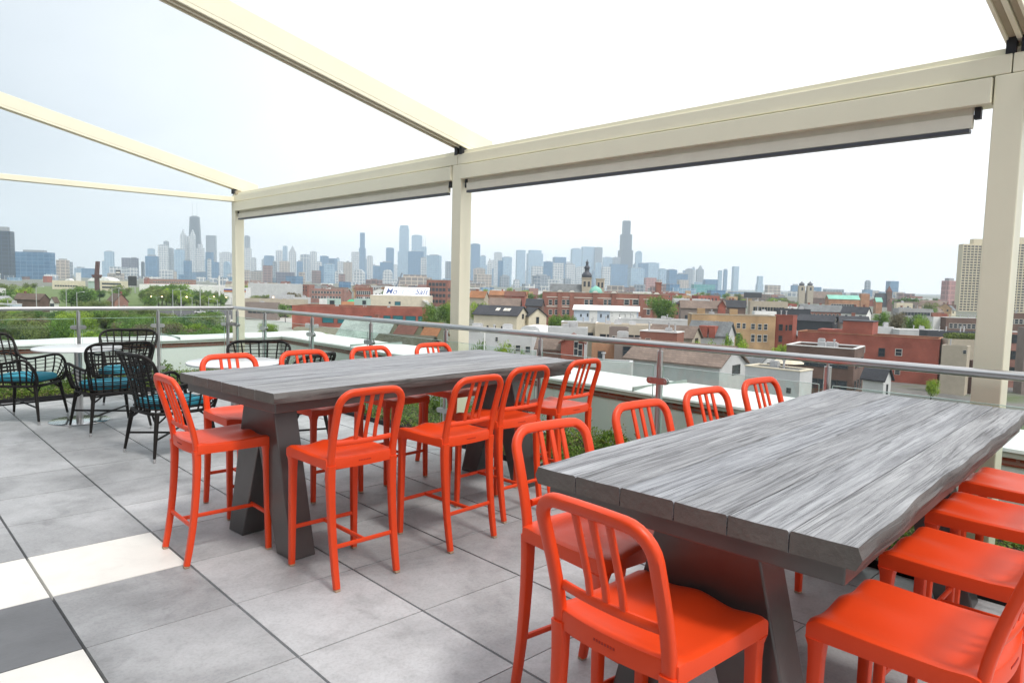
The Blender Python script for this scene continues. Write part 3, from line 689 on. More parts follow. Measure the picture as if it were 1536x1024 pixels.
def tower(x0, x1, yt, D, k, label, a=None, dpr=.8, cap=0, steps=(), top='flat', cat='tower', group=None):
    """steps: (fraction of width kept, pixel y where the shaft narrows) from below upwards"""
    a = random.choice((-24, -16, 14, 22)) if a is None else a
    W, dp, H, c, rz = frame(x0, x1, yt, D, a, dpr)
    t = thing('skyscraper' if H > 60 else 'city_block', label, cat, c, rz, group)
    s = MB()
    if steps:
        z0 = 0; kk = 1.
        for fr_, y in list(steps)+[(None, yt)]:
            z1 = at((x0+x1)/2, y, D).z-GND
            s.box(-W/2*kk, W/2*kk, -dp/2*kk, dp/2*kk, z0, z1); z0 = z1; kk = fr_ or kk
        H = z1; W *= kk; dp *= kk
    elif top == 'taper':
        q = .62; s.add([(-W/2, -dp/2, 0), (W/2, -dp/2, 0), (W/2, dp/2, 0), (-W/2, dp/2, 0)]+[(x*W/2*q, y*dp/2*q, H) for x, y in ((-1, -1), (1, -1), (1, 1), (-1, 1))], [(0, 1, 5, 4), (1, 2, 6, 5), (2, 3, 7, 6), (3, 0, 4, 7), (4, 5, 6, 7)]); W *= q; dp *= q
    elif top == 'round':
        n = 10; pl = [(-W/2, 0), (W/2, 0)]+[(W/2*cos(pi*i/n), H-W*.5+W*.5*sin(pi*i/n)) for i in range(n+1)]; s.prism(pl, 'y', -dp/2, dp/2)
    else: s.box(-W/2, W/2, -dp/2, dp/2, 0, H)
    s.build('shaft', fac(k), t)
    if top in ('flat', 'taper') and cap == 0: cap = random.choice((0, 3, 5)) if D > 2500 else 0
    if cap: MB().box(-W*.3, W*.3, -dp*.3, dp*.3, H-.01, H+cap).build('roof_house', M_cap, t)
    if top == 'lantern':
        MB().prism([(-W*.5, H), (W*.5, H), (W*.12, H+W*.8), (0, H+W*1.3), (-W*.12, H+W*.8)], 'y', -dp*.3, dp*.3).build('lantern', fac(k), t)
    if top == 'spire': MB().add([(-W/2, -dp/2, H), (W/2, -dp/2, H), (W/2, dp/2, H), (-W/2, dp/2, H), (0, 0, H+W*1.2)], [(0, 1, 4), (1, 2, 4), (2, 3, 4), (3, 0, 4)]).build('pyramid_roof', M_cap, t)
    if top in ('taper', 'ant'):
        for x in ((-.25, .25) if W > 20 else (0,)):
            o = MB().tube([(x*W, 0, H), (x*W, 0, H+45), (x*W, 0, H+(95 if top == 'taper' else 70))], [2.2, 1.6, .7], 6).build('antenna', M_ant, t)
    return t
S = 'in the skyline'
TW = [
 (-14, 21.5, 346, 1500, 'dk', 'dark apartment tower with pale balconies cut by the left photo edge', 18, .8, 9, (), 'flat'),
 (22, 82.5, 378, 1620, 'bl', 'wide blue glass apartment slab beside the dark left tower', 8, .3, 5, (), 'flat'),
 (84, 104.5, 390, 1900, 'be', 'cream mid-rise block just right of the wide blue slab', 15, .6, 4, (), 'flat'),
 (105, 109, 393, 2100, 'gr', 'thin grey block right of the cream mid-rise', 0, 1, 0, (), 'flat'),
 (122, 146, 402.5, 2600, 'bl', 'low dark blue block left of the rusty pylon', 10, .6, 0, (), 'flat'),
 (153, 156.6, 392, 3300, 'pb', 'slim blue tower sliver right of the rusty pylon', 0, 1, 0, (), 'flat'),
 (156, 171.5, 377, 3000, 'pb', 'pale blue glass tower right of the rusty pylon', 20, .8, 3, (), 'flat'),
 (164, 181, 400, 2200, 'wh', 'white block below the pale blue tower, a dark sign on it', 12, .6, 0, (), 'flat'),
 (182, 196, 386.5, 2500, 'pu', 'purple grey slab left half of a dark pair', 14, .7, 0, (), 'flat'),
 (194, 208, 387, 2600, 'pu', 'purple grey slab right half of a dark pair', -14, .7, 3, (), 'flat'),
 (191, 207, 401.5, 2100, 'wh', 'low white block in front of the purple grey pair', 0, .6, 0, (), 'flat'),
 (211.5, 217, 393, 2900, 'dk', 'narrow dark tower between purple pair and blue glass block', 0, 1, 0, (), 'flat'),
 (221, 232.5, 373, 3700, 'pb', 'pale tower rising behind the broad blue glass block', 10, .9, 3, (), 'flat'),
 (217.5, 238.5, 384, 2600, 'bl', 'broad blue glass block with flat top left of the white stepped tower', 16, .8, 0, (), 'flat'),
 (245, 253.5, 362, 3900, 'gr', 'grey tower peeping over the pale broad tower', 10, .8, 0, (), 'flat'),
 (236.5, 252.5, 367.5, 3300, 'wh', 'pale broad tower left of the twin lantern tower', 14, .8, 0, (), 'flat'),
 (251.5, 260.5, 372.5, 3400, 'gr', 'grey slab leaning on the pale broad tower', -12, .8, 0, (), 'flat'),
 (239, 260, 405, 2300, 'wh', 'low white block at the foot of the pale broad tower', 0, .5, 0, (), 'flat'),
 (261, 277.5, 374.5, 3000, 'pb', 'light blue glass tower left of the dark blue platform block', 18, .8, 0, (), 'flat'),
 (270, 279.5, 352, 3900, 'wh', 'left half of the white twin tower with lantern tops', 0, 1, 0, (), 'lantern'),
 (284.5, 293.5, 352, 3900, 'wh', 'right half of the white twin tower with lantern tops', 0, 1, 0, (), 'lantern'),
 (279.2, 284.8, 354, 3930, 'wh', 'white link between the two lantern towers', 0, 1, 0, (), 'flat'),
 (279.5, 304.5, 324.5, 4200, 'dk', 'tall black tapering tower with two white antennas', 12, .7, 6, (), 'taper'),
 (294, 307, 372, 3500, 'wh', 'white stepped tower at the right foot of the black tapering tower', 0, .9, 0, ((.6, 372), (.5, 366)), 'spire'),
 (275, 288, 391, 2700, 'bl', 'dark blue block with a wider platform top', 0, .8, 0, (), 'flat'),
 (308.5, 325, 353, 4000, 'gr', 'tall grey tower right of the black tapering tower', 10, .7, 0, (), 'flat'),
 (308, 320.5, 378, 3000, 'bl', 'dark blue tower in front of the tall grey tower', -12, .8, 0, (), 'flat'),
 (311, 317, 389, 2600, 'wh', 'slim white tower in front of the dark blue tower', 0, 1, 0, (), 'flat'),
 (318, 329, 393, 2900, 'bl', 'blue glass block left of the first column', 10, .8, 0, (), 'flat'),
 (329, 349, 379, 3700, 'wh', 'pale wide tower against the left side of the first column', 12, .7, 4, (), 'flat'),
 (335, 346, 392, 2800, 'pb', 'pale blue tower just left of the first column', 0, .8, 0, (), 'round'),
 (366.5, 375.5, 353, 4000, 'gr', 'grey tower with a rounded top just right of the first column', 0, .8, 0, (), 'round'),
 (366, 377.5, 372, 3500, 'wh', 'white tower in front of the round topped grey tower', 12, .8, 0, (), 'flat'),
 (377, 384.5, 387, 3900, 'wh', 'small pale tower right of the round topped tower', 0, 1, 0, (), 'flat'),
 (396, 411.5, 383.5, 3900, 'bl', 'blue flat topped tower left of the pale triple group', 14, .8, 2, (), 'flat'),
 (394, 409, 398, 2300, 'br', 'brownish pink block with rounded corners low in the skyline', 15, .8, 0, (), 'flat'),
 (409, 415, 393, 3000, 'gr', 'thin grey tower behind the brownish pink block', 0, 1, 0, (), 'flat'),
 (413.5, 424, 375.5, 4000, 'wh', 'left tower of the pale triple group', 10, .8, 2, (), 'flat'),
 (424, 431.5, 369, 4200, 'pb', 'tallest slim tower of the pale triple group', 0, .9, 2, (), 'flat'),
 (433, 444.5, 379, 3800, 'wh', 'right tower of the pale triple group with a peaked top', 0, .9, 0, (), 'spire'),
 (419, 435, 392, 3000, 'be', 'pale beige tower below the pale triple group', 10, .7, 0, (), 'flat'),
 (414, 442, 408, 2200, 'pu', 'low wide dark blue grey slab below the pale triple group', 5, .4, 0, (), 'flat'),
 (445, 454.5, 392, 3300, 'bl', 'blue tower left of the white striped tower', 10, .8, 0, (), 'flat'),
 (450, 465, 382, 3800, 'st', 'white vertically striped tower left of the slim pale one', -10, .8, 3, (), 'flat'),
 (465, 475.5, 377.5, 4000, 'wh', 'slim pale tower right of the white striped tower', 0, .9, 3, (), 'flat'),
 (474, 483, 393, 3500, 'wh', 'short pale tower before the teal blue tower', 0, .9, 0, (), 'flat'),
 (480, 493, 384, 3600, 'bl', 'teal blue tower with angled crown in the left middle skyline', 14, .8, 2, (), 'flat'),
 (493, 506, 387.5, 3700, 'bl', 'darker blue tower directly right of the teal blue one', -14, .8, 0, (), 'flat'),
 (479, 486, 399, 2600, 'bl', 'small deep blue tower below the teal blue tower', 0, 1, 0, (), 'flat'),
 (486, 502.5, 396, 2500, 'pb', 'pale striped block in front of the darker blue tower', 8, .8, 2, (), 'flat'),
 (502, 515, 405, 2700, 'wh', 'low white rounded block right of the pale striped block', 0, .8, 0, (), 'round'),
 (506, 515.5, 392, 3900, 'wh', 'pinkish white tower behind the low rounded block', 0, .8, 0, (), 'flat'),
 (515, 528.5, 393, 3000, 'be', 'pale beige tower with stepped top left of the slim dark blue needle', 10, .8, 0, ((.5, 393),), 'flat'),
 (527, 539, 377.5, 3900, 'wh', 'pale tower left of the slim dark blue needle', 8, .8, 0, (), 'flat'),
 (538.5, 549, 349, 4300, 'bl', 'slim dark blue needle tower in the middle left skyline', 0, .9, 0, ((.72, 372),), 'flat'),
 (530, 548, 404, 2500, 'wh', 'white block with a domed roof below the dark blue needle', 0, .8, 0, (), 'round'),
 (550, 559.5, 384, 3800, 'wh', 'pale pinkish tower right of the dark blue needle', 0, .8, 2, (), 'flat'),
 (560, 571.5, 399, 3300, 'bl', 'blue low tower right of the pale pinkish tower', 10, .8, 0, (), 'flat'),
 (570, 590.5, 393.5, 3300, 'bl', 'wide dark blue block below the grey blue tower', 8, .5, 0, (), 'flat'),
 (579, 591, 371.8, 4200, 'bl', 'grey blue flat topped tower left of the tallest pale glass tower', 12, .8, 0, (), 'flat'),
 (574, 589, 404, 2600, 'wh', 'small white arched block under the wide dark blue block', 0, .6, 0, (), 'round'),
 (597, 616, 338, 4400, 'pb', 'tallest pale glass tower left of the middle column', 0, .7, 0, ((.78, 377), (.68, 343)), 'flat'),
 (617.5, 633.5, 353, 4700, 'pb', 'pale faded tower right of the tallest pale glass tower', 12, .8, 0, (), 'flat'),
 (612, 636, 377, 3600, 'bl', 'wide dark blue office slab left of the middle column', 6, .6, 0, (), 'flat'),
 (633, 640, 370, 4400, 'pb', 'faint thin tower behind the wide dark blue slab', 0, 1, 0, (), 'ant'),
 (631, 641, 386.5, 3200, 'wh', 'white tower edge right of the wide dark blue slab', 0, .9, 0, (), 'flat'),
 (640, 662.5, 383, 3100, 'pb', 'pale tower with a blue glass front left of the middle column', -10, .7, 4, (), 'flat'),
 (668, 678, 392, 3300, 'gr', 'grey tower directly left of the middle column', 0, .8, 0, (), 'flat'),
 (597, 648, 416, 1500, 'be', 'wide pale beige warehouse block behind the white lettered roof', 8, .5, 0, ((.7, 416), (.5, 412)), 'flat'),
 (706, 720.5, 366, 4200, 'bl', 'blue grey tower directly right of the middle column', 12, .8, 0, (), 'flat'),
 (720, 729, 384, 3900, 'pb', 'lower light blue tower right of the blue grey one', 0, .8, 0, (), 'flat'),
 (710, 728, 403, 2700, 'be', 'pale cream block below the blue grey tower', 0, .7, 0, (), 'flat'),
 (731, 738, 395, 3700, 'wh', 'tiny pale tower with a pointed top right of the middle column', 0, 1, 0, (), 'spire'),
 (741, 753.5, 379, 4500, 'wh', 'hazy white tower left of the dark edged pair', 0, .8, 4, (), 'flat'),
 (753, 768, 385.5, 3700, 'pb', 'light tower with dark blue edges', 10, .8, 0, (), 'flat'),
 (747, 755, 391, 3000, 'bl', 'narrow blue slab left of the dark edged light tower', 0, 1, 0, (), 'flat'),
 (774, 788.5, 375, 4500, 'pb', 'faded blue flat topped tower left of the broad faded slab', 10, .8, 0, (), 'flat'),
 (790, 815, 375, 4600, 'pb', 'broad faded blue slab in the centre skyline', 12, .6, 0, ((.8, 380),), 'flat'),
 (797, 815, 399, 2900, 'wh', 'white slab below the broad faded blue slab', 6, .7, 0, (), 'flat'),
 (815, 830, 392.5, 3300, 'bl', 'medium blue block right of the white slab', -8, .8, 0, (), 'flat'),
 (829, 849.5, 385.5, 3800, 'bl', 'strong blue tower with a dark top left of the church spire', 10, .8, 0, (), 'flat'),
 (829.5, 846, 394.5, 3000, 'wh', 'white and blue slab in front of the strong blue tower', 0, .7, 0, (), 'flat'),
 (847.5, 863, 396, 3300, 'wh', 'pale slab left of the church spire', 8, .8, 0, (), 'flat'),
 (856, 872.5, 373, 4800, 'pb', 'very faded tower left above the church spire', 10, .8, 0, (), 'flat'),
 (872, 892.5, 370, 5000, 'pb', 'very faded broad tower directly behind the church spire', 8, .6, 0, (), 'flat'),
 (891.5, 904, 371, 5000, 'gr', 'very faded grey tower right of the church spire', 0, .8, 0, (), 'flat'),
 (863, 882, 400.5, 3500, 'wh', 'pale low tower directly behind the church spire', 0, .8, 0, (), 'flat'),
 (893, 903, 393, 4000, 'pb', 'pale blue round topped tower right of the church spire', 0, .8, 0, (), 'round'),
 (902, 916, 400, 3100, 'wh', 'white block right of the church spire', 8, .8, 0, (), 'flat'),
 (904, 919, 386, 4700, 'pb', 'faded tower two places left of the tall stepped black tower', 0, .8, 0, (), 'flat'),
 (919, 931, 386, 4600, 'gr', 'faded grey tower touching the tall stepped black tower', 0, .8, 0, (), 'flat'),
 (914, 942, 396, 3800, 'bl', 'wide blue slab at the foot of the tall stepped black tower', 6, .5, 0, (), 'flat'),
 (928.5, 951.5, 330.5, 4900, 'dk', 'tall stepped black tower, highest on the right of the skyline', 10, .9, 0, ((.8, 375), (.56, 351)), 'ant'),
 (953, 963.5, 376, 4700, 'pb', 'pale tower with rounded top right of the tall stepped black tower', 0, .8, 0, (), 'round'),
 (942, 967.5, 402, 3200, 'pb', 'pale blue wide block below the round topped pale tower', 10, .7, 0, (), 'flat'),
 (957, 973, 394.5, 3900, 'bl', 'blue block with sloped outline right of the tall black tower', -12, .8, 2, (), 'flat'),
 (968, 989, 394, 4100, 'pb', 'light blue slab with white top right of the sloped blue block', 8, .6, 2, (), 'flat'),
 (966, 985, 416.5, 2200, 'pk', 'pinkish brick block at the foot of the light blue slab', 6, .6, 0, (), 'flat'),
 (988, 1000, 403.5, 3600, 'pb', 'light tower left of the dark teal block', 0, .8, 0, (), 'flat'),
 (1000, 1016, 404.5, 2900, 'bl', 'dark teal blue block with slanting roof right of the black tower', 12, .8, 0, (), 'flat'),
 (1013, 1032, 411, 3000, 'bl', 'medium blue glass block right of the dark teal blue one', 6, .6, 0, (), 'flat'),
 (1028, 1040, 403.5, 4200, 'gr', 'faded grey tower over the bright green glass block', 0, .8, 0, (), 'flat'),
 (1044, 1056, 403.5, 4200, 'gr', 'second faded grey tower over the bright green glass block', 0, .8, 0, (), 'flat'),
 (1054, 1077, 419, 2600, 'bl', 'blue glass block behind the bright green glass block', 5, .6, 0, (), 'flat'),
 (1037, 1073, 426.5, 2200, 'te', 'bright green glass block right of the centre', 4, .4, 0, (), 'flat'),
 (1077, 1083.5, 406, 4000, 'pb', 'left of two thin blue towers standing together', 0, 1, 0, (), 'flat'),
 (1085, 1091.5, 404.5, 4000, 'bl', 'right of two thin blue towers standing together', 0, 1, 0, (), 'flat'),
 (1098, 1109, 399.5, 4300, 'pb', 'lone thin pale blue tower in the right skyline', 10, .9, 0, (), 'flat'),
 (1134, 1146, 414, 4100, 'pb', 'lone short pale tower right of the thin pale blue one', 8, .8, 0, ((.8, 426),), 'flat'),
 (1147, 1171, 427.5, 2000, 'be', 'pale beige office block low in the right skyline', 6, .5, 0, (), 'flat'),
 (1116, 1143, 438.5, 1100, 'dk', 'dark flat block left of the beige office block', 3, .4, 0, (), 'flat'),
 (1186, 1200, 428, 2600, 'bl', 'blue slab left of the twin domed church', 0, .6, 0, (), 'flat'),
 (1217, 1232.5, 430.5, 2500, 'bl', 'blue slab right of the twin domed church', 0, .6, 0, (), 'flat'),
 (1234, 1266, 433.5, 2600, 'gr', 'low grey hall roofline right of the twin domed church', 0, .4, 0, (), 'flat'),
 (1293, 1309, 434.5, 2500, 'bl', 'blue base block under a small pale tower', 0, .7, 0, (), 'flat'),
 (1297, 1306.5, 422, 2700, 'gr', 'small pale tower on a blue base block', 0, .8, 0, (), 'flat'),
 (1329, 1348.5, 421.5, 2300, 'bl', 'blue glass tower left of the pink brick tower', 12, .7, 0, (), 'flat'),
 (1412.5, 1435.5, 421, 1100, 'pk', 'pink brick apartment tower left of the cream towers', 18, .8, 4, (), 'flat'),
]
for x0, x1, yt, D, k, lab, a, dpr, cap, steps, top in TW: tower(x0, x1, yt, D, k, lab, a, dpr, cap, steps, top)
o_ = thing('platform_top', 'wider dark platform capping the blue block by the black tower', 'roof top', tuple(at(281.5, 391, 2690))) if False else None
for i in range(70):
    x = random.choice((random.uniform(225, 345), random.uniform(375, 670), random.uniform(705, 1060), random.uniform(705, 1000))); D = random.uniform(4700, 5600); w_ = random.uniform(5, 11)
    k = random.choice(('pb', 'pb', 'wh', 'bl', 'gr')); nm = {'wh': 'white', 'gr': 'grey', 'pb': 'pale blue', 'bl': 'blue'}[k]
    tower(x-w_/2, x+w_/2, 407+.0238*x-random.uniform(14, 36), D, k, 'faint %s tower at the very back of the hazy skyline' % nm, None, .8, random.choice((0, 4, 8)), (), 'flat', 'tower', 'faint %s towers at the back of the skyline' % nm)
# low, pale city blocks along the foot of the skyline
cnt = 0
for i in range(150):
    x = random.uniform(-10, 1540); D = random.uniform(1300, 3200); wpx = random.uniform(9, 30)*min(1, 1900/D+.2)
    hor = 407+.0238*x
    yt = hor+random.uniform(-13, 9) if D > 1900 and x < 1150 else hor+random.uniform(-2, 9)
    H = at(x, yt, D).z-GND
    if H < 5: continue
    k = random.choice(('wh', 'gr', 'be', 'be', 'br', 'pb', 'bl', 'wh'))
    nm = {'wh': 'white', 'gr': 'grey', 'be': 'beige', 'br': 'brown', 'pb': 'pale blue', 'bl': 'blue'}[k]
    tower(x-wpx/2, x+wpx/2, yt, D, k, 'low %s city block in the haze at the foot of the skyline' % nm, None, random.uniform(.4, .9), 0, (), 'flat', 'building', 'low %s blocks at the foot of the skyline' % nm)
# ================================================================== nearer city
class Bd:
    """one building: front is local -y"""
    def __init__(s, x0, x1, yt, D, wk, label, cat='building', a=0., dpr=.7, name='building', group=None):
        s.W, s.dp, s.H, s.c, s.rz = frame(x0, x1, yt, D, a, dpr); s.wk = wk; s.D = D
        s.t = thing(name, label, cat, s.c, s.rz, group)
    def loc(s, px, py, side='f', off=0.):
        n = {'f': Vector((0, -1)), 'l': Vector((-1, 0)), 'r': Vector((1, 0))}[side]; h = {'f': s.dp/2, 'l': s.W/2, 'r': s.W/2}[side]+off
        c_, s_ = cos(s.rz), sin(s.rz); nw = Vector((n.x*c_-n.y*s_, n.x*s_+n.y*c_)); d = ray(px, py)
        t = ((s.c[0]*nw.x+s.c[1]*nw.y)+h)/(d.x*nw.x+d.y*nw.y); p = CAM+d*t-Vector(s.c)
        return p.x*c_+p.y*s_, -p.x*s_+p.y*c_, p.z
    def wins(s, rects, side='f', kind='pale', par=None):
        for x0, x1, y0, y1 in rects:
            a = s.loc(x0, y0, side); b2 = s.loc(x1, y1, side); m = ((a[0]+b2[0])/2, (a[1]+b2[1])/2, (a[2]+b2[2])/2)
            w = max(abs(a[0]-b2[0]), abs(a[1]-b2[1])); h = abs(a[2]-b2[2]); L_ = s.W if side == 'f' else s.dp; w = min(max(.3, w), L_*.3); h = min(max(.3, h), 4.)
            k = 0 if side == 'f' else 1; m = list(m); m[k] = max(-L_/2+w*.7, min(L_/2-w*.7, m[k])); m[2] = max(h/2+.2, min(s.H-h/2-.2, m[2]))
            win(par or s.t, *m, w, h, side, kind)
    def rows(s, n, zs, w, h, side='f', kind='pale', m=.08):
        L_ = s.W if side == 'f' else s.dp
        for z in zs:
            if z+h/2 > s.H-.3: continue
            for i in range(n):
                u = -L_/2+L_*(m+(1-2*m)*(i+.5)/n)
                p = {'f': (u, -s.dp/2, z), 'l': (-s.W/2, -u, z), 'r': (s.W/2, u, z)}[side]; win(s.t, *p, w, h, side, kind)
    def flat(s, rk='tar', par=.7, coping=None, clutter=2):
        W, dp, H = s.W/2, s.dp/2, s.H
        MB().box(-W, W, -dp, dp, 0, H-par).build('wall', wall(s.wk), s.t)
        MB().box(-W+.3, W-.3, -dp+.3, dp-.3, H-par+.002, H-par+.06).build('roof', roofm(rk), s.t)
        p = MB(); z0, z1 = H-par+.001, H
        p.box(-W, W, -dp, -dp+.28, z0, z1).box(-W, W, dp-.28, dp, z0, z1).box(-W, -W+.28, -dp+.281, dp-.281, z0, z1).box(W-.28, W, -dp+.281, dp-.281, z0, z1)
        p.build('parapet', wall(s.wk), s.t)
        if coping:
            q = MB(); q.box(-W-.06, W+.06, -dp-.06, -dp+.34, H+.002, H+.12).box(-W-.06, W+.06, dp-.34, dp+.06, H+.002, H+.12).box(-W-.06, -W+.34, -dp+.345, dp-.345, H+.002, H+.12).box(W-.34, W+.06, -dp+.345, dp-.345, H+.002, H+.12)
            q.build('coping', wall(coping) if coping in ('white', 'stone', 'cream', 'dark', 'orange', 'redbrick') else M_trim, s.t)
        for _ in range(clutter):
            x, y = random.uniform(-W*.7, W*.7), random.uniform(-dp*.5, dp*.7); h = random.uniform(.6, 1.3); r = random.uniform(.4, .9); zb = H-par+.06
            v = MB()
            if random.random() < .55: v.box(x-r, x+r, y-r*.7, y+r*.7, zb, zb+h).box(x-r*.8, x+r*.8, y-r*.5, y+r*.5, zb+h+.001, zb+h+.12)
            else: v.tube([(x, y, zb), (x, y, zb+h+.5)], .12, 8).tube([(x, y, zb+h+.5), (x, y, zb+h+.62)], .22, 8)
            v.build('roof_vent', M_vent, s.t)
        return s
    def gable(s, ye, rk, axis='x', over=.35, chim=0, ends=None):
        """ridge height = s.H; ye = eave pixel; axis of the ridge"""
        W, dp, H = s.W/2, s.dp/2, s.H
        px, py, _ = pix(s.c); px = max(-50, min(1590, px)); E_ = max(2., at(px, ye, s.D).z-GND); E_ = min(E_, H-.8); s.E = E_
        if axis == 'x': poly = [(-dp, 0), (dp, 0), (dp, E_), (0, H-.12), (-dp, E_)]; MB().prism(poly, 'x', -W, W).build('wall', wall(s.wk), s.t); half, L_ = dp, W
        else: poly = [(-W, 0), (W, 0), (W, E_), (0, H-.12), (-W, E_)]; MB().prism(poly, 'y', -dp, dp).build('wall', wall(s.wk), s.t); half, L_ = W, dp
        sl = (H-E_)/half; o = over; th = .2
        pl = [(-half-o, E_-sl*o), (0, H), (half+o, E_-sl*o), (half+o, E_-sl*o-th), (0, H-th+.085), (-half-o, E_-sl*o-th)]
        pl = [(-half-o, E_-sl*o+.03), (0, H+.03), (half+o, E_-sl*o+.03), (half+o, E_-sl*o+.2), (0, H+.2), (-half-o, E_-sl*o+.2)]
        MB().prism(pl, axis, -L_-o, L_+o).build('roof', roofm(rk), s.t)
        for k in range(chim):
            u = random.uniform(-.6, .6)*L_; v = half*.35
            c = MB(); x, y = (u, v) if axis == 'x' else (v, u)
            c.box(x-.4, x+.4, y-.35, y+.35, E_, H+.9).box(x-.48, x+.48, y-.43, y+.43, H+.901, H+1.05); c.build('chimney', wall('brick'), s.t)
        return s
B_ = Bd
# ---- far left
b = B_(74.5, 88, 446, 300, 'white', 'small white gabled house among trees at the far left', 'house', 0, 1.6, 'gable_house').gable(452.5, 'brown', 'y'); b.rows(2, [3.2], .9, 1.3, kind='dark')
b = B_(160, 192, 441, 300, 'pinkbrick', 'brown roofed brick house among the trees beyond the left railing', 'house', -42, .6, 'gable_house').gable(452, 'brown', 'x', chim=1); b.rows(2, [3.], .9, 1.3, 'r')
B_(20, 74, 441, 300, 'brown', 'long brown roofed house behind trees at the far left', 'house', -12, .35, 'gable_house').gable(449, 'brown', 'x', chim=1)
b = B_(-20, 9, 433, 290, 'white', 'white flat block cut by the left photo edge above the railing', 'house', 10, .8).flat('grey'); b.rows(4, [4, 7], .9, 1.2, kind='dark')
b = B_(-12, 21, 445, 262, 'palegrey', 'stepped pale house below the white block at the left edge', 'house', -15, .7, 'gable_house').gable(452, 'grey', 'y'); b.rows(3, [3], .9, 1.2)
B_(-10, 33, 456, 236, 'bluegrey', 'low blue grey roof just above the left end of the handrail', 'house', 0, .5).flat('grey', .3, 'white')
b = B_(78, 128, 421, 720, 'cream', 'low cream industrial hall left of the rusty pylon', 'hall', 4, .4).flat('grey', clutter=4); b.rows(9, [3.5], 2, 1.6, kind='dark')
b = B_(150, 192, 421.5, 700, 'cream', 'low cream industrial hall right of the rusty pylon', 'hall', 4, .5).flat('white'); b.rows(9, [3.5, 7], 2, 1.8, kind='dark')
def arch(x0, x1, yt, D, label):
    W, dp, H, c, rz = frame(x0, x1, yt, D, 0, .6); t = thing('arched_hall', label, 'hall', c, rz); h0 = H*.62
    MB().box(-W/2, W/2, -dp/2, dp/2, 0, h0).build('wall', wall('mint'), t)
    MB().prism([(W/2*cos(pi*i/14), h0+.01+(H-h0)*sin(pi*i/14)) for i in range(15)], 'y', -dp/2-1, dp/2).build('roof', roofm('white'), t)
arch(132, 180, 415.5, 800, 'long low hall with a white arched roof behind the rusty pylon'); arch(97.5, 112, 418, 780, 'small hall with a white arched roof left of the rusty pylon')
b = B_(113.5, 121.5, 409, 950, 'white', 'plain white block standing above the cream hall', 'building', 0, .8).flat('white', clutter=0)
M_rust = mat('rusty_steel', (.095, .035, .03), .8, .3, .4, .2, bscale=3)
py_ = thing('steel_pylon', 'dark rusty steel pylon rising above the trees at left', 'pylon', tuple(at(145.5, 420, 650).xy)+(GND,), FACE)
Hh = at(145.5, 392, 650).z-GND; hc = at(145.5, 414, 650).z-GND
MB().box(-1.5, 1.5, -1.5, 1.5, 0, hc).add([(-1.6, -1.5, hc+.01), (1.3, -1.5, hc+.01), (1.3, 1.5, hc+.01), (-1.6, 1.5, hc+.01), (-.2, -1.4, Hh), (2.4, -1.4, Hh), (2.4, 1.4, Hh), (-.2, 1.4, Hh)], [(0, 1, 5, 4), (1, 2, 6, 5), (2, 3, 7, 6), (3, 0, 4, 7), (4, 5, 6, 7), (0, 3, 2, 1)]).build('shaft', M_rust, py_)
MB().box(-3.6, 3.6, -2.2, 2.2, hc-.5, hc+1.2).box(-3, 3, -1.9, 1.9, hc-1.8, hc-.501).build('collar', M_rust, py_)
def board(x0, x1, y0, y1, D, m, label, name='billboard', extra=None):
    W, dp, H, c, rz = frame(x0, x1, y0, D, 0, .08); t = thing(name, label, 'billboard', c, rz); h = (y1-y0)/F*D
    MB().box(-W/2, W/2, -.4, .4, H-h, H).build('panel', m, t)
    p = MB()
    for x in (-W*.3, W*.3): p.box(x-.3, x+.3, -.25, .25, 0, H-h-.005)
    p.build('post', M_vent, t)
    if extra: extra(t, W, H, h)
M_bb = mat('billboard_back', (.025, .025, .03), .6, .15, 1)
board(192, 205, 414.5, 428.5, 640, M_bb, 'black square billboard above the trees right of the pylon')
board(173.5, 181, 405, 412, 1000, M_bb, 'small dark rooftop style sign above the white block', extra=lambda t, W, H, h: MB().box(-W*.38, W*.38, -.46, -.405, H-h*.7, H-h*.35).build('pale_band', M_trim, t))
board(1116, 1143, 439.5, 446.5, 700, M_bb, 'wide black billboard seen from behind in the right distance')
B_(224, 294, 419, 900, 'pinkbrick', 'long low brick row below the black tapering tower', 'building', 2, .15).flat('tar').rows(16, [4, 8], 2, 2, kind='pale')
B_(209, 338, 427.5, 630, 'white', 'long warehouse with white roof beyond the left trees', 'warehouse', 3, .5).flat('white', .3, clutter=6)
B_(372, 454, 425.5, 640, 'palegrey', 'white roofed warehouse right of the first column', 'warehouse', 3, .5).flat('white', .3, clutter=5)
b = B_(336, 376, 431.5, 430, 'white', 'shop with blue and orange fascia stripes behind the first column', 'shop', 0, .6).flat('grey', clutter=2)
M_fb, M_fo = mat('fascia_blue', (.05, .09, .3), .5, .1), mat('fascia_orange', (.6, .2, .06), .5, .1)
MB().box(-b.W/2, b.W/2, -b.dp/2-.3, -b.dp/2-.01, b.H-1.7, b.H-.9).build('blue_fascia', M_fb, b.t); MB().box(-b.W/2, b.W/2, -b.dp/2-.3, -b.dp/2-.01, b.H-2.6, b.H-1.72).build('orange_fascia', M_fo, b.t)
B_(404, 442, 442, 345, 'palegrey', 'pale grey flat shed right of the first column', 'shed', 0, .5).flat('grey', .3)
b = B_(366, 462, 448.5, 300, 'stone', 'long low beige building behind the first front railing panels', 'building', 4, .3).flat('tar', clutter=4); b.rows(9, [2.4, 4.8], 2.2, 1.2, kind='dark')
b = B_(368, 420, 453.5, 282, 'taupe', 'low brown shed beside the expressway, right of the first column', 'shed', 0, .3).flat('tar', .4); b.rows(6, [3.2], 1.6, 1., kind='dark')
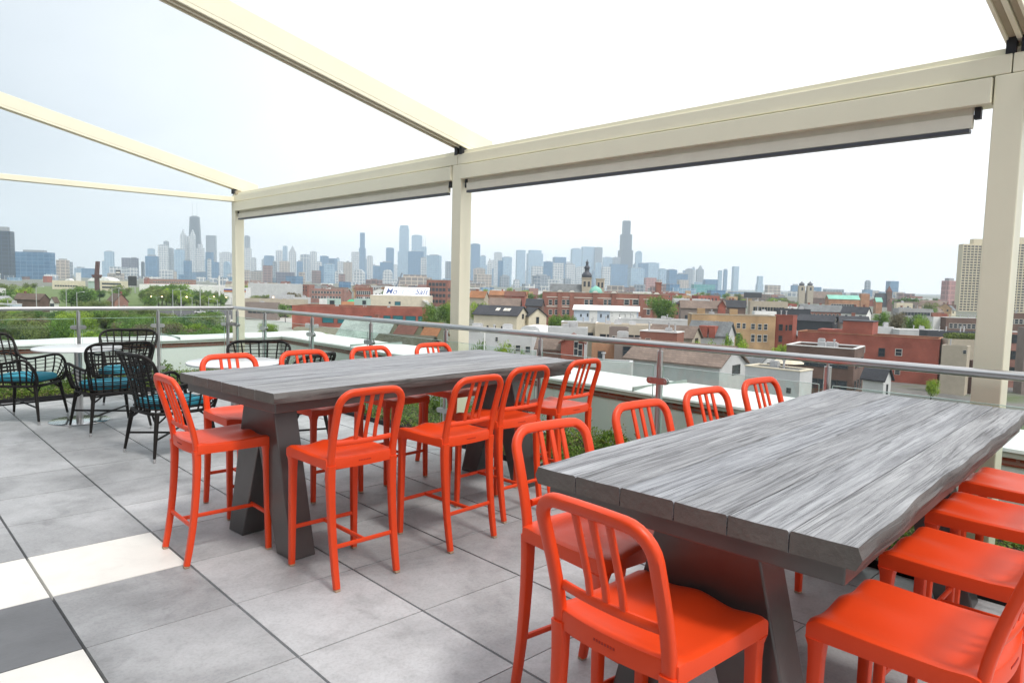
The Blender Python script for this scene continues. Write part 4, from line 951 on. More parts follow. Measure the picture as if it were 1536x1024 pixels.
# ---- centre left
b = B_(438, 650, 461, 232, 'redbrick', 'long low red brick building with teal windows behind the railing', 'building', -3, .35).flat('tar', .9, 'orange', 5); b.wins([(483, 501, 475.5, 484.5), (506, 524, 476, 485), (545, 558, 473.5, 482), (575, 586, 473, 481), (589, 605, 473, 481.5), (608, 624, 473.5, 482), (627, 634, 474, 482)], kind='teal')
b = B_(479, 511.5, 448, 310, 'mint', 'mint green shed with dark window, left of the red roofed stall', 'shed', -12, .7).flat('white', .3); b.wins([(498, 509, 450.5, 457)], kind='dark'); MB().box(-b.W/2-.04, -b.W*.02, -b.dp/2-.05, -b.dp/2-.005, b.H*.45, b.H-.1).build('white_panel', wall('white'), b.t)
b = B_(531.5, 556, 448, 310, 'mint', 'mint green shed with dark window beside the cream lettered building', 'shed', -12, .7).flat('white', .3); b.wins([(541, 552, 450.5, 457)], kind='dark')
b = B_(512, 533, 453, 320, 'white', 'white stall with orange red gable roof between two mint sheds', 'stall', 0, .8, 'market_stall').gable(458, 'orange', 'x')
ts = thing('green_canopy', 'small bright green canopy between the two mint sheds', 'canopy', tuple(at(527, 455, 335).xy)+(GND,), FACE); hz_ = at(527, 449, 335).z-GND
MB().add([(-2.6, -2, hz_-1.6), (2.6, -2, hz_-1.6), (2.6, 2, hz_-1.6), (-2.6, 2, hz_-1.6), (-.8, 0, hz_), (.8, 0, hz_)], [(0, 1, 5, 4), (1, 2, 5), (2, 3, 4, 5), (3, 0, 4), (0, 3, 2, 1)]).build('canopy', mat('green_canvas', (.04, .42, .2), .7, .1), ts); MB().tube([(0, 0, 0), (0, 0, hz_-1.61)], .15, 6).build('post', M_vent, ts)
B_(440, 466, 446, 330, 'palegrey', 'pale grey flat block left of the first mint shed', 'building', 0, .6).flat('grey', .4)
B_(463, 520, 433.5, 500, 'pinkbrick', 'pink brick row left of the brick block and lettered roof', 'building', 3, .4).flat('white', .5, clutter=4).rows(10, [4, 7.5], 1.6, 1.8)
B_(533, 559.5, 431, 490, 'brick', 'brick block with tall panels left of the white lettered roof', 'building', 4, .6).flat('tar', .6, 'stone').rows(7, [4, 8], 1.6, 2.6)
b = B_(640, 678, 420, 480, 'brick', 'red brick loft with dark windows beside the middle column', 'building', -14, .6).flat('tar', .8, 'stone', 3); b.rows(5, [3.5, 7.5, 11.5, 15.], 2.1, 2.2, kind='dark'); b.rows(3, [7.5, 11.5], 2.1, 2.2, 'r', 'dark')
# lettered warehouse
b = B_(555, 649, 443.5, 440, 'cream', 'cream warehouse with a white sloping roof bearing blue letters', 'warehouse', 0, .5, 'warehouse')
W, dp, H = b.W, b.dp, b.H; MB().box(-W/2, W/2, -dp/2, dp/2, 0, H).build('wall', wall('cream'), b.t); MB().box(-W/2+.4, W/2-.4, -dp/2+.4, dp/2-.4, H+.002, H+.1).build('roof', roofm('white'), b.t)
xa, xb = b.loc(574, 440)[0], b.loc(642, 440)[0]; zr = at(600, 430.5, 446).z-GND; ya, yb2 = -dp/2+.6, -dp/2+9.
rp = MB().prism([(ya, H+.102), (yb2, H+.102), (yb2, zr), (yb2-.4, zr), (ya, H+.5)], 'x', xa, xb).build('sloped_roof', roofm('white'), b.t)
b.wins([(583, 586, 452.5, 455.5)], kind='dark'); b.wins([(592, 601, 452, 458)], kind='teal')
MB().prism([(b.loc(634, 450)[0], b.loc(634, 450)[2]), (b.loc(646, 450)[0], b.loc(646, 459)[2]), (b.loc(649, 450)[0], b.loc(649, 459.5)[2]), (b.loc(641, 450)[0], b.loc(641, 450)[2])], 'y', -dp/2-2, -dp/2-.01).build('chute', wall('white'), b.t)
M_lb, M_lf = mat('letter_blue', (.03, .075, .24), .6, .1), mat('letter_faded', (.40, .46, .58), .6, .5, 1.5)
sl_ = atan2(zr-(H+.5), yb2-.4-ya); LM = Matrix.Translation((0, ya, H+.5)) @ Matrix.Rotation(sl_, 4, 'X')
def letters(txt, x, size, m, name, v=1.6):
    cu = bpy.data.curves.new('lettering', 'FONT'); cu.body = txt; cu.size = size; cu.shear = .12; cu.extrude = .02; cu.offset = .018*size/5; cu.space_character = 1.04
    o = bpy.data.objects.new('tmp', cu); COL.objects.link(o); bpy.context.view_layer.update()
    me = bpy.data.meshes.new_from_object(o.evaluated_get(bpy.context.evaluated_depsgraph_get())); wd = max(v_.co.x for v_ in me.vertices); bpy.data.objects.remove(o)
    me.materials.clear(); me.materials.append(m); l = obj(name, me, rp); l.matrix_local = LM @ Matrix.Translation((x, v-.6, .05)) @ Matrix.Diagonal((1, 1.75, 1, 1)); return x+wd
sz = 5.3; x = xa+1.4
x = letters('Mo', x, sz, M_lb, 'lettering'); x = letters('rt', x+.3, sz, M_lf, 'lettering'); x = letters('on', x+.3, sz, M_lf, 'lettering'); x = letters('Salt', x+.9, sz, M_lb, 'lettering'); print('LETTERS', x, xa, xb)
# ---- row of small houses behind the front parapet
b = B_(505, 606, 481, 150, 'olive', 'pale green shingled house roof just beyond the front parapet', 'house', -16, .8, 'gable_house').gable(507, 'greygreen', 'x', chim=1); b.wins([(592, 599, 495, 507)], 'r')
b = B_(592, 641, 485, 146, 'olive', 'dark red brown gabled roof between green and orange roofs', 'house', -38, .8, 'gable_house').gable(503, 'redbrown', 'x'); b.wins([(634, 639, 495, 503)], 'r')
b = B_(634, 672, 486, 142, 'olive', 'orange brown gabled roof left of the middle column base', 'house', -38, .8, 'gable_house').gable(502, 'orange', 'x')
B_(440, 512, 492, 165, 'stone', 'low tan wall building left of the pale green roof', 'building', 0, .4).flat('tar', .4)
b = B_(560, 660, 506, 120, 'olive', 'mossy grey lean-to roof in front of the small gabled houses', 'house', -20, .5, 'gable_house').gable(520, 'olive', 'x'); b.rows(3, [6.], .8, .9, 'r')
# ---- centre right
b = B_(704, 733, 437, 330, 'stone', 'house with orange tiled roof directly right of the middle column', 'house', -20, .7, 'gable_house').gable(446, 'orange', 'x', chim=2); b.rows(4, [6.5], 1, 1.4)
B_(734, 792, 437, 390, 'orange', 'long orange roofed row behind the white townhouse', 'house', -8, .35, 'gable_house').gable(443, 'orange', 'x', chim=2)
B_(757, 789, 437.5, 360, 'redbrick', 'bright red roofed house behind the white townhouse', 'house', -10, .4, 'gable_house').gable(443.5, 'redbrown', 'x')
B_(734, 782, 448, 262, 'brown', 'brown roofed house behind the white townhouse with skylights', 'house', -8, .5, 'gable_house').gable(458, 'taupe', 'x', chim=2)
B_(789, 816, 449, 262, 'brown', 'black roofed house left of the red brick school', 'house', -14, .7, 'gable_house').gable(458, 'dark', 'x', chim=1)
b = B_(711, 793, 460.5, 162, 'cream', 'white townhouse with dark roof and three skylights', 'house', -24, .62, 'gable_house').gable(473, 'dark', 'x'); b.wins([(783, 785.5, 471, 478)], 'r', 'dark'); b.rows(5, [6.6], .5, .9, kind='dark')
for u in (-.02, .34, .47):
    sk = MB(); L_ = b.W; y0 = -b.dp/2*.62; y1 = -b.dp/2*.34; f_ = lambda y: b.H-(b.H-b.E)*abs(y)/(b.dp/2)+.23
    sk.add([(L_*u*.5+dx, y, f_(y)+dz) for dz in (0, .08) for dx, y in ((-.5, y0), (.5, y0), (.5, y1), (-.5, y1))], [(0, 3, 2, 1), (4, 5, 6, 7), (0, 1, 5, 4), (1, 2, 6, 5), (2, 3, 7, 6), (3, 0, 4, 7)]).build('skylight', M_trim, b.t)
b = B_(780, 820, 462.5, 166, 'cream', 'second cream gable joined to the right of the white townhouse', 'house', -62, 1.1, 'gable_house').gable(474, 'dark', 'x'); b.rows(1, [8.4], .8, 1.6, 'r', 'dark')
aw = thing('awning', 'white curved awning roof before the cream gable', 'awning', tuple(at(804, 494, 140).xy)+(GND,), FACE-.5); hz_ = at(804, 488, 140).z-GND
MB().prism([(-2.2, hz_-1.2), (-1.9, hz_-.4), (-1.2, hz_), (1.2, hz_), (1.9, hz_-.4), (2.2, hz_-1.2)], 'y', -2.5, 2.5).build('roof', roofm('white'), aw); MB().box(-2.1, 2.1, -2.2, 2.4, 0, hz_-1.21).build('wall', wall('cream'), aw)
b = B_(690, 806, 499, 106, 'palegrey', 'pale grey shingled building between the middle column and brown roof', 'building', -10, .5).flat('white', .4, 'white', 3); b.wins([(743, 747, 505, 512), (773, 781, 517, 527), (793, 801, 519, 529), (762, 766, 515, 520)], kind='pale')
b = B_(806, 850, 504, 98, 'pinkbrick', 'brown hipped roof behind the far end of the left table', 'house', -20, .9, 'gable_house').gable(522, 'taupe', 'x'); b.rows(2, [4.8], .8, 1.4)
b = B_(842, 877, 503, 95, 'redbrick', 'red brick gable with white arched window behind the left table', 'house', -8, .9, 'gable_house').gable(514, 'redbrown', 'y'); b.wins([(861, 867, 511, 534), (868.5, 875, 515, 535)], kind='pale')
# school
b = B_(814, 1003, 440, 290, 'brick', 'long red brick school with pale stone bands and copper dome', 'school', -4, .3, 'school').flat('tar', .9, 'stone', 2)
wu = [(823, 828.3), (832, 837.3), (843, 848), (849.5, 854.5), (876.5, 882.5), (884, 890.5), (905.5, 910.5), (912, 916.5), (936, 944), (949, 958), (970, 975)]
b.wins([(u0_, u1_, 449, 457.5) for u0_, u1_ in wu]); b.wins([(u0_, u1_, 464, 472) for u0_, u1_ in wu]); b.rows(2, [4.5, 9.], 1.5, 2.2, 'l')
sb_ = MB()
for py1, py2 in ((446.6, 447.6), (460.5, 461.8)): z1, z2 = b.loc(900, py2)[2], b.loc(900, py1)[2]; sb_.box(-b.W/2-.12, b.W/2+.12, -b.dp/2-.14, -b.dp/2-.002, z1, z2)
sb_.build('stone_band', M_trim, b.t)
for px_ in (817, 840, 858, 893, 921, 962, 985):
    q = b.loc(px_, 440); MB().box(q[0]-.9, q[0]+.9, -b.dp/2-.5, -b.dp/2-.15, 0, b.H-.3).build('pilaster', wall('brick'), b.t); MB().prism([(q[0]-1.3, b.H+.13), (q[0]+1.3, b.H+.13), (q[0]+.5, b.H+.9), (q[0]-.5, b.H+.9)], 'y', -b.dp/2-.3, -b.dp/2+.3).build('gablet', M_trim, b.t)
q = b.loc(893.5, 438, off=-6); rr = 19.5/F*296/2
MB().lathe([(rr, 0), (rr, 1.), (rr*.98, 1.4), (rr*.8, 2.4), (rr*.45, 3.1), (.3, 3.5), (.05, 3.9)], 24, c=(q[0], q[1], b.H-.6)).build('copper_dome', roofm('copper'), b.t, smooth=40)
q = b.loc(987.5, 430, off=-4); w_ = 8/F*292/2; zt_ = at(987.5, 425, 294).z-GND
MB().box(q[0]-w_, q[0]+w_, q[1]-w_, q[1]+w_, b.H-.8, zt_).box(q[0]-w_-.25, q[0]+w_+.25, q[1]-w_-.25, q[1]+w_+.25, zt_+.003, zt_+.5).build('chimney', wall('brick'), b.t)
# church with the dark spire
b = B_(826, 873, 426.5, 400, 'stone', 'grey green roofed church with tall dark baroque spire', 'church', -3, .5, 'church').gable(440, 'slate', 'x', chim=0)
M_spire = mat('slate_spire', (.05, .055, .07), .5, .2, 1)
def belfry(px0, px1, y0, spire):
    a1, a2 = b.loc(px0, 430)[0], b.loc(px1, 430)[0]; cx, w = (a1+a2)/2, (a2-a1)/2; z0 = b.loc((px0+px1)/2, y0)[2]; cy = -b.dp/2+w
    o = MB().box(cx-w, cx+w, cy-w, cy+w, 0, z0).box(cx-w-.3, cx+w+.3, cy-w-.3, cy+w+.3, z0+.003, z0+.5).build('belfry', wall('stone'), b.t)
    for dx in (-w*.45, w*.45): win(o, cx+dx, cy-w, z0-3.2, w*.5, 3., 'f', 'dark')
    if spire:
        k = b.loc(880, 390)[2]-z0; r = w
        MB().lathe([(r, .0), (r*1.08, k*.06), (r*1.1, k*.13), (r*.95, k*.22), (r*.58, k*.30), (r*.5, k*.33), (r*.52, k*.48), (r*.6, k*.5), (r*.62, k*.54), (r*.5, k*.62), (r*.3, k*.66), (r*.26, k*.78), (r*.36, k*.8), (r*.3, k*.86), (.25, k*.9), (.12, k)], 16, c=(cx, cy, z0+.5)).build('spire', M_spire, b.t, smooth=40)
belfry(873, 887, 417.5, True); belfry(894.5, 906.5, 419, False)
b = B_(861, 958, 460, 186, 'bluegrey', 'blue grey and white townhouse row with a white roof', 'house', -10, .4, 'townhouse').gable(466, 'white', 'x'); b.wins([(870.5, 872.5, 471, 475), (880.5, 882.5, 470, 475), (888.5, 890.5, 476, 481), (900.5, 902.5, 471, 476), (911, 913, 472, 477), (917, 919, 469, 474), (929, 938, 471, 477), (946, 950, 472, 477)], kind='dark')
pn = MB()
for p0, p1 in ((884, 896), (915, 955)): u, v = b.loc(p0, 470)[0], b.loc(p1, 470)[0]; pn.box(u, v, -b.dp/2-.05, -b.dp/2-.004, .2, b.E-.1)
pn.build('white_panel', wall('white'), b.t)
b = B_(842, 897, 484, 135, 'beige', 'beige flat roofed block in front of the green trees', 'building', -8, .6).flat('tar', .5, 'white', 2); b.rows(4, [b.H-2.6], 1.1, 1.5, kind='dark')
B_(822, 882, 491, 122, 'palegrey', 'long white roofed block above the handrail, left of the dark box', 'building', -8, .4).flat('white', .3, None, 3)
b = B_(893, 980, 487, 128, 'beige', 'beige flat roof with vents behind the dark brown box', 'building', -8, .5).flat('white', .5, None, 4); b.rows(7, [b.H-2.6], 1.1, 1.5, kind='dark')
b = B_(928, 1038, 480, 168, 'palegrey', 'long pale grey flat roof left of the yellow brick block', 'building', -6, .35).flat('grey', .4, 'white', 6); b.rows(10, [b.H-2.8], 1.2, 1.4, kind='dark')
b = B_(914, 943, 490.5, 112, 'taupe', 'dark brown box shaped roof house above the handrail', 'building', -8, .7).flat('tar', .3, None, 0); b.rows(2, [b.H-2.], .8, 1.2, kind='pale')
b = B_(888, 924, 512, 92, 'orange', 'small orange brick house with dark door below the handrail', 'house', -8, .7).flat('grey', .4, 'cream', 1); b.wins([(896, 908, 526, 538)], kind='dark')
b = B_(922, 962, 507, 90, 'taupe', 'dark taupe block with a tall glass door below the handrail', 'building', -8, .6).flat('grey', .4, None, 1); b.wins([(934, 946, 519, 534)], kind='dark')
b = B_(960, 1026, 499, 102, 'brick', 'low brick block with white coping directly above the handrail', 'building', -30, .6).flat('white', .5, 'white', 4); b.wins([(968, 976, 507, 514)], kind='pale')
b = B_(974, 1052, 491, 118, 'stone', 'brown roofed house with a dark trimmed gable window', 'house', -36, .5, 'gable_house').gable(506, 'taupe', 'x'); b.rows(1, [7.6], 1.4, 1.8, 'r', 'dark')
b = B_(1033, 1103, 484.5, 128, 'palegrey', 'grey metal roof with skylights in front of the yellow brick block', 'house', -36, .6, 'gable_house').gable(503, 'slate', 'x')
MB().box(-b.W*.2, b.W*.02, -b.dp/2-.4, -b.dp/2+2, b.E-.5, b.E+1.6).build('brick_dormer', wall('redbrick'), b.t); MB().box(b.W*.06, b.W*.22, -b.dp/2-.4, -b.dp/2+2, b.E-.5, b.E+1.6).build('brick_dormer', wall('redbrick'), b.t)
b = B_(1032, 1164, 473, 150, 'yellow', 'yellow brick apartment block with two rows of windows', 'building', -5, .3, 'apartment_block').flat('tar', .9, 'stone', 3)
b.wins([(1038.5, 1041, 480, 484.5), (1043.5, 1048, 480, 484.5), (1055.5, 1060, 480.5, 485), (1064.5, 1069, 481, 485.5), (1073, 1078, 481, 486), (1084.5, 1089, 482, 486.5), (1092.5, 1097, 482, 487), (1105, 1110.5, 484, 492.5), (1113.5, 1118.5, 484.5, 493), (1126.5, 1132.5, 485, 494), (1137, 1142.5, 485.5, 495), (1145.8, 1151, 485.5, 495), (1126.5, 1132, 501, 513), (1136, 1142, 501.5, 513), (1145, 1150.5, 501.5, 513), (1105, 1110, 499, 508)])
for px_ in (1052, 1101): q = b.loc(px_, 474); MB().box(q[0]-.8, q[0]+.8, -b.dp/2+.3, -b.dp/2+1.2, b.H-.6, b.H+1.3).build('chimney', wall('yellow'), b.t)
b = B_(1162.5, 1196, 473.5, 148, 'redbrick', 'red brown brick block adjoining the yellow brick apartments', 'building', -42, .6, 'apartment_block').flat('tar', .8, 'redbrick', 2); b.wins([(1168.5, 1174, 486, 496), (1178.5, 1181, 487, 496), (1183.5, 1186, 487, 496), (1168, 1173, 503, 513), (1188, 1191, 487, 496)], kind='dark')
b = B_(1019, 1089, 452, 262, 'taupe', 'long brown grey roof with a red front gable behind the big tree', 'house', -6, .35, 'gable_house').gable(462, 'taupe', 'x', chim=1); b.rows(9, [6.], 1., 1.5, kind='dark')
B_(1077, 1089, 450.5, 255, 'redbrick', 'narrow red gable front ending the long brown grey roof', 'house', -10, .9, 'gable_house').gable(459, 'redbrown', 'y')
B_(1088, 1119, 451, 290, 'brown', 'dark roofed house right of the narrow red gable', 'house', -14, .5, 'gable_house').gable(460, 'dark', 'x', chim=2)
b = B_(1122, 1182, 452, 300, 'stone', 'pale stone apartment row with small windows behind the yellow block', 'building', -6, .3, 'apartment_block').flat('tar', .7, None, 4); b.rows(11, [5., 8.6], 1., 1.7, kind='dark')
b = B_(1128, 1165, 467, 190, 'white', 'white roof house above the yellow brick block', 'building', 0, .4).flat('white', .4, None, 2)
# ---- near house roofs below the front railing
b = B_(940, 1120, 523, 78, 'palegrey', 'large brown grey shingled house roof below the front railing', 'house', -40, .62, 'gable_house').gable(549, 'taupe', 'x', chim=0); b.wins([(1098, 1110, 548, 560)], 'r', 'dark')
MB().tube([(b.W*.05, -b.dp*.2, b.H-3), (b.W*.05, -b.dp*.2, b.H-1.6)], .1, 8).build('roof_vent', M_vent, b.t)
b = B_(1040, 1172, 529, 84, 'palegrey', 'grey shingled roof with a pale dormer gable below the railing', 'house', -50, .6, 'gable_house').gable(549, 'slate', 'x'); b.rows(1, [7.3], .9, 1.7, 'r', 'dark')
b = B_(1118, 1219, 557, 70, 'palegrey', 'pale concrete flat block close behind the farthest left side stool', 'building', -46, .5).flat('tar', .5, 'cream', 2); b.wins([(1180, 1186, 581, 590)], 'f', 'dark')
tb_ = thing('roof_parasol', 'small cream parasol on the flat roof below the railing', 'parasol', tuple(at(1181, 551, 82).xy)+(at(1181, 558, 82).z,), 0); MB().lathe([(1.9, .1), (1.0, .6), (.1, 1.05)], 8, c=(0, 0, 1)).build('canopy', wall('cream'), tb_); MB().tube([(0, 0, -1.2), (0, 0, 1.3)], .05, 6).build('pole', M_vent, tb_)
b = B_(878, 950, 543, 66, 'palegrey', 'low pale parapet roof with a brown patch just past the coping', 'building', -14, .5).flat('tar', .6, None, 1); MB().box(-b.W*.42, -b.W*.16, -b.dp/2-.04, -b.dp/2-.003, b.H-1.2, b.H-.6).build('brown_patch', wall('brown'), b.t)
# ---- right
b = B_(1180, 1297, 523, 102, 'brown', 'low brown brick building with a wide pale roof below the railing', 'building', -36, .8).flat('grey', .5, 'white', 4); b.rows(6, [b.H-2.2, b.H-5.4], 1.4, 1.5, kind='dark'); b.rows(3, [b.H-2.2, b.H-5.4], 1.2, 1.5, 'r', 'dark')
b = B_(1296, 1338, 552, 98, 'palegrey', 'small pale house with dark roof in front of the big red brick wall', 'house', -52, .8, 'gable_house').gable(568, 'dark', 'x'); b.rows(1, [3.4], .5, 1.6, 'r', 'dark')
b = B_(1197, 1416, 506.5, 130, 'redbrick', 'big plain red brick building with a raised stair block', 'building', -37, .26, 'brick_building').flat('tar', .9, 'orange', 3)
b.wins([(1318, 1327, 521.5, 535)], kind='dark'); b.wins([(1343, 1353, 522.5, 534), (1289.5, 1297.5, 519, 529), (1342, 1350, 554, 562)]); b.rows(2, [4., 7.], 1., 2., 'r', 'dark')
q0, q1 = b.loc(1264, 490)[0], b.loc(1309, 490)[0]; z2 = at(1286, 484.5, 131).z-GND
MB().box(q0, q1, -b.dp/2+.003, -b.dp/2+5.5, b.H+.13, z2).build('stair_block', wall('redbrick'), b.t); MB().box(q0-.1, q1+.1, -b.dp/2-.1, -b.dp/2+5.6, z2+.003, z2+.16).build('coping', wall('dark'), b.t)
q0, q1 = b.loc(1227, 490)[0], b.loc(1264, 490)[0]; z2 = at(1245, 498.5, 131).z-GND
MB().box(q0, q1-.01, -b.dp/2+.003, -b.dp/2+4, b.H+.13, z2).build('raised_parapet', wall('redbrick'), b.t)
mt = MB()
b = B_(1170, 1200, 490, 150, 'redbrick', 'dark red gabled house with a white porch roof left of the big brick wall', 'house', -36, .8, 'gable_house').gable(502, 'slate', 'y', chim=1); b.rows(1, [7.], 1., 1.6, kind='pale')
B_(1163, 1216, 464, 235, 'dark', 'black flat roofed house above the red brown brick block', 'house', -8, .5).flat('tar', .4, 'dark', 3)
b = B_(1196, 1258, 474, 195, 'dark', 'black long roof with an orange gable at its right end', 'house', -42, .5, 'gable_house').gable(482, 'dark', 'x'); b.rows(1, [8.6], 1, 1.4, 'r')
b = B_(1257, 1304, 475.5, 190, 'taupe', 'dark slate roof directly above the raised brick stair block', 'house', -12, .5, 'gable_house').gable(484, 'dark', 'x', chim=1); b.rows(4, [b.E-1.6], 1., 1.5)
b = B_(1197, 1265, 458, 310, 'brick', 'long green slate roof over red brick in the right middle distance', 'house', -6, .35, 'gable_house').gable(467, 'slate', 'x', chim=2); b.rows(9, [b.E-1.8], 1.1, 1.6)
b = B_(1262, 1307, 461, 285, 'white', 'blue black slate roof with a white gable end', 'house', -46, .5, 'gable_house').gable(470, 'dark', 'x', chim=2); b.rows(3, [b.E-1.6], 1., 1.5, kind='dark')
b = B_(1238, 1290, 443, 520, 'orange', 'orange brick hall with a copper green roof', 'hall', -4, .35, 'hall').gable(448.5, 'copper', 'x'); b.rows(10, [6.5], 2, 2.2)
B_(1289, 1305, 440.5, 540, 'orange', 'orange brick tower block right of the copper green roof', 'building', -8, .8).flat('tar', .6)
B_(1311, 1324, 446.5, 560, 'orange', 'small copper roofed block left of the dark red spire', 'building', 0, .8, 'gable_house').gable(452, 'copper', 'x')
b = B_(1207, 1265, 437.5, 900, 'brown', 'brown church nave with two onion domed towers', 'church', -8, .35, 'church').gable(447, 'taupe', 'x')
for px_ in (1203, 1215.5):
    q = b.loc(px_, 440); r = 2.6*1.4; z0 = at(px_, 428.5, 900).z-GND; o = MB().box(q[0]-r, q[0]+r, q[1]-.5, q[1]+2*r, 0, z0).build('belfry', wall('stone'), b.t); MB().lathe([(r*.7, 0), (r*1.0, 1.6), (r*.8, 3.2), (r*.25, 4.2), (.1, 6.)], 14, c=(q[0], q[1]+r, z0+.02)).build('onion_dome', M_spire, o, smooth=40); win(o, q[0], q[1]-.5, z0-4, 2.4, 4, 'f', 'dark')
b = B_(1312, 1330, 440, 800, 'dark', 'dark church with a small red pointed spire', 'church', -8, .5, 'church').gable(446, 'dark', 'x')
q = b.loc(1334.5, 440); z0 = at(1334.5, 438, 800).z-GND; z1 = at(1334.5, 428.5, 800).z-GND; o = MB().box(q[0]-2.6, q[0]+2.6, q[1]-.5, q[1]+4.7, 0, z0).build('belfry', wall('brown'), b.t); MB().add([(q[0]-2.9, q[1]-.8, z0+.01), (q[0]+2.9, q[1]-.8, z0+.01), (q[0]+2.9, q[1]+5, z0+.01), (q[0]-2.9, q[1]+5, z0+.01), (q[0], q[1]+2.1, z1)], [(0, 1, 4), (1, 2, 4), (2, 3, 4), (3, 0, 4), (0, 3, 2, 1)]).build('spire', roofm('redbrown'), o)
B_(1309, 1341, 490, 178, 'palegrey', 'small white roof behind the big brick stair block', 'building', -6, .5).flat('white', .3, None, 1)
B_(1336, 1424, 496, 172, 'palegrey', 'long white flat roof behind the big red brick building', 'building', -8, .5).flat('white', .4, 'white', 4)
B_(1379, 1475, 497.5, 160, 'dark', 'black parapet roof with white edge left of the right column', 'building', -8, .4).flat('white', .5, None, 4)
b = B_(1397, 1412, 475, 215, 'white', 'white wall with two brick chimneys left of the right column', 'house', -10, .8).flat('tar', .5, None, 0)
for u in (-.3, .3): MB().box(b.W*u-.7, b.W*u+.7, -b.dp/2+.3, -b.dp/2+1.5, b.H, b.H+1.2).build('chimney', wall('brick'), b.t)
b = B_(1410, 1476, 477, 210, 'brown', 'dark brown flat roofed row left of the right column', 'building', -8, .4).flat('grey', .6, 'white', 4); b.rows(7, [b.H-2.4], 1.1, 1.5)
b = B_(1413, 1456, 519, 118, 'stone', 'plain beige wall beside the big red brick building', 'building', -42, .7).flat('tar', .6, None, 1); b.wins([(1449, 1454, 525, 531)])
B_(1452, 1480, 541, 120, 'brown', 'narrow brown wall between beige wall and right column', 'building', -8, .8).flat('tar', .5, None, 1)
b = B_(1412, 1474, 509, 128, 'stone', 'building with an overgrown roof garden beside the right column', 'building', -8, .5).flat('tar', .8, None, 0); GARD = b
b = B_(1500, 1560, 470, 205, 'brown', 'brown roofed row right of the right column', 'building', -8, .5).flat('tar', .6, None, 4); b.rows(6, [b.H-2.4], 1.1, 1.5)
b = B_(1508, 1528, 498, 130, 'pinkbrick', 'narrow pink brick house right of the right column', 'house', -14, .8).flat('tar', .5, 'white', 1); b.rows(2, [3, 6, 9], .9, 1.6, kind='dark')
b = B_(1527, 1580, 492, 120, 'taupe', 'dark house cut by the right photo edge', 'house', -14, .8).flat('tar', .5, None, 1); b.rows(3, [3, 6, 9], .9, 1.6, kind='pale')
b = B_(1340, 1400, 463, 330, 'slate' if False else 'grey', 'grey flat roofed row between the right hand trees', 'building', -6, .4).flat('grey', .5, None, 3); b.rows(9, [b.H-2.4], 1.3, 1.5, kind='dark')
# cream apartment towers
M_tw = mat('cream_concrete', (.60, .53, .38), .7, .06, .05); M_tp = mat('tower_pane', (.085, .08, .075), .25, .4, .2)
wme = MB().box(-.5, .5, -.5, .5, -.5, .5).mesh('window', M_tp)
def slab(x0, x1, yt, ycap, xc0, xc1, D, label):
    W, dp, H, c, rz = frame(x0, x1, yt, D, -5, .3); t = thing('apartment_tower', label, 'tower', c, rz)
    s = MB(); nc = max(4, round(W/3.55)); nr = 25; fl_ = H/(nr+.6); cw = W/nc
    s.box(-W/2, W/2, -dp/2+.5, dp/2, 0, H)
    for i in range(nc+1): s.box(-W/2+cw*i-.35, -W/2+cw*i+.35, -dp/2-.08, -dp/2+.499, 0, H)
    for j in range(nr+1):
        z = fl_*j
        for i in range(nc): s.box(-W/2+cw*i+.352, -W/2+cw*(i+1)-.352, -dp/2, -dp/2+.499, z, z+.95)
    s.build('wall', M_tw, t)
    h2 = at((x0+x1)/2, ycap, D).z-GND; a = (xc0-(x0+x1)/2)/F*D; a2 = (xc1-(x0+x1)/2)/F*D
    MB().box(max(-W/2, a), min(W/2, a2), -dp/2+1, dp/2-1, H+.003, h2).build('roof_house', M_tw, t)
    cells = [(i, j) for j in range(nr-1, -1, -1) for i in range(nc)]; st = MB()
    for n_, (i, j) in enumerate(cells):
        x = -W/2+cw*(i+.5); z = fl_*j+.95+(fl_-.95)/2
        if n_ < 95: o = obj('window', wme, t); o.location = (x, -dp/2+.44, z); o.scale = (cw-.72, .1, fl_-.97)
        else: st.box(x-cw/2+.36, x+cw/2-.36, -dp/2+.39, -dp/2+.49, z-(fl_-.97)/2, z+(fl_-.97)/2)
    if st.v: tag(st.build('windows', M_tp, t), kind='stuff')
slab(1438, 1496, 366, 358, 1458, 1490, 690, 'cream gridded apartment tower just left of the right column'); slab(1515, 1590, 364, 356, 1522, 1580, 680, 'cream gridded apartment tower cut by the right photo edge')
# crane, road, cars, lamps
M_craneg = mat('crane_grey', (.16, .2, .26), .5, .1)
cr = thing('tower_crane', 'slanted grey crane jib behind the white lettered roof', 'crane', tuple(at(594, 428, 800).xy)+(GND,), FACE); zc_ = at(594, 428, 800).z-GND; zj = at(602, 409, 800).z-GND
MB().box(-.8, .8, -.8, .8, 0, zc_).build('mast', M_craneg, cr); jm = MB()
for dx, dz in ((0, 0), (.9, -.5)): jm.tube([(dx, 0, zc_+dz), (6.4+dx, 0, zj+dz)], .3, 6)
for i in range(8): jm.tube([(6.4*i/8, 0, zc_+(zj-zc_)*i/8), (6.4*(i+1)/8+.9, 0, zc_+(zj-zc_)*(i+1)/8-.5)], .18, 4)
jm.build('jib', M_craneg, cr)
M_asph = mat('asphalt', (.06, .06, .065), .9, .2, .3); M_conc = mat('pale_concrete', (.42, .42, .39), .8, .15, .3)
def gpt(px, py, z=0.): return fl(px, py, GND+z)
def strip(name, P, z, m): struct(name, MB().add([tuple(gpt(x, y).xy)+(GND+z,) for x, y in P], [tuple(range(len(P)))]), m)
strip('expressway', [(230, 466), (470, 463), (470, 470), (290, 483)], .06, M_asph)
strip('verge', [(345, 479), (470, 471), (470, 500), (345, 500)], .04, M_conc)

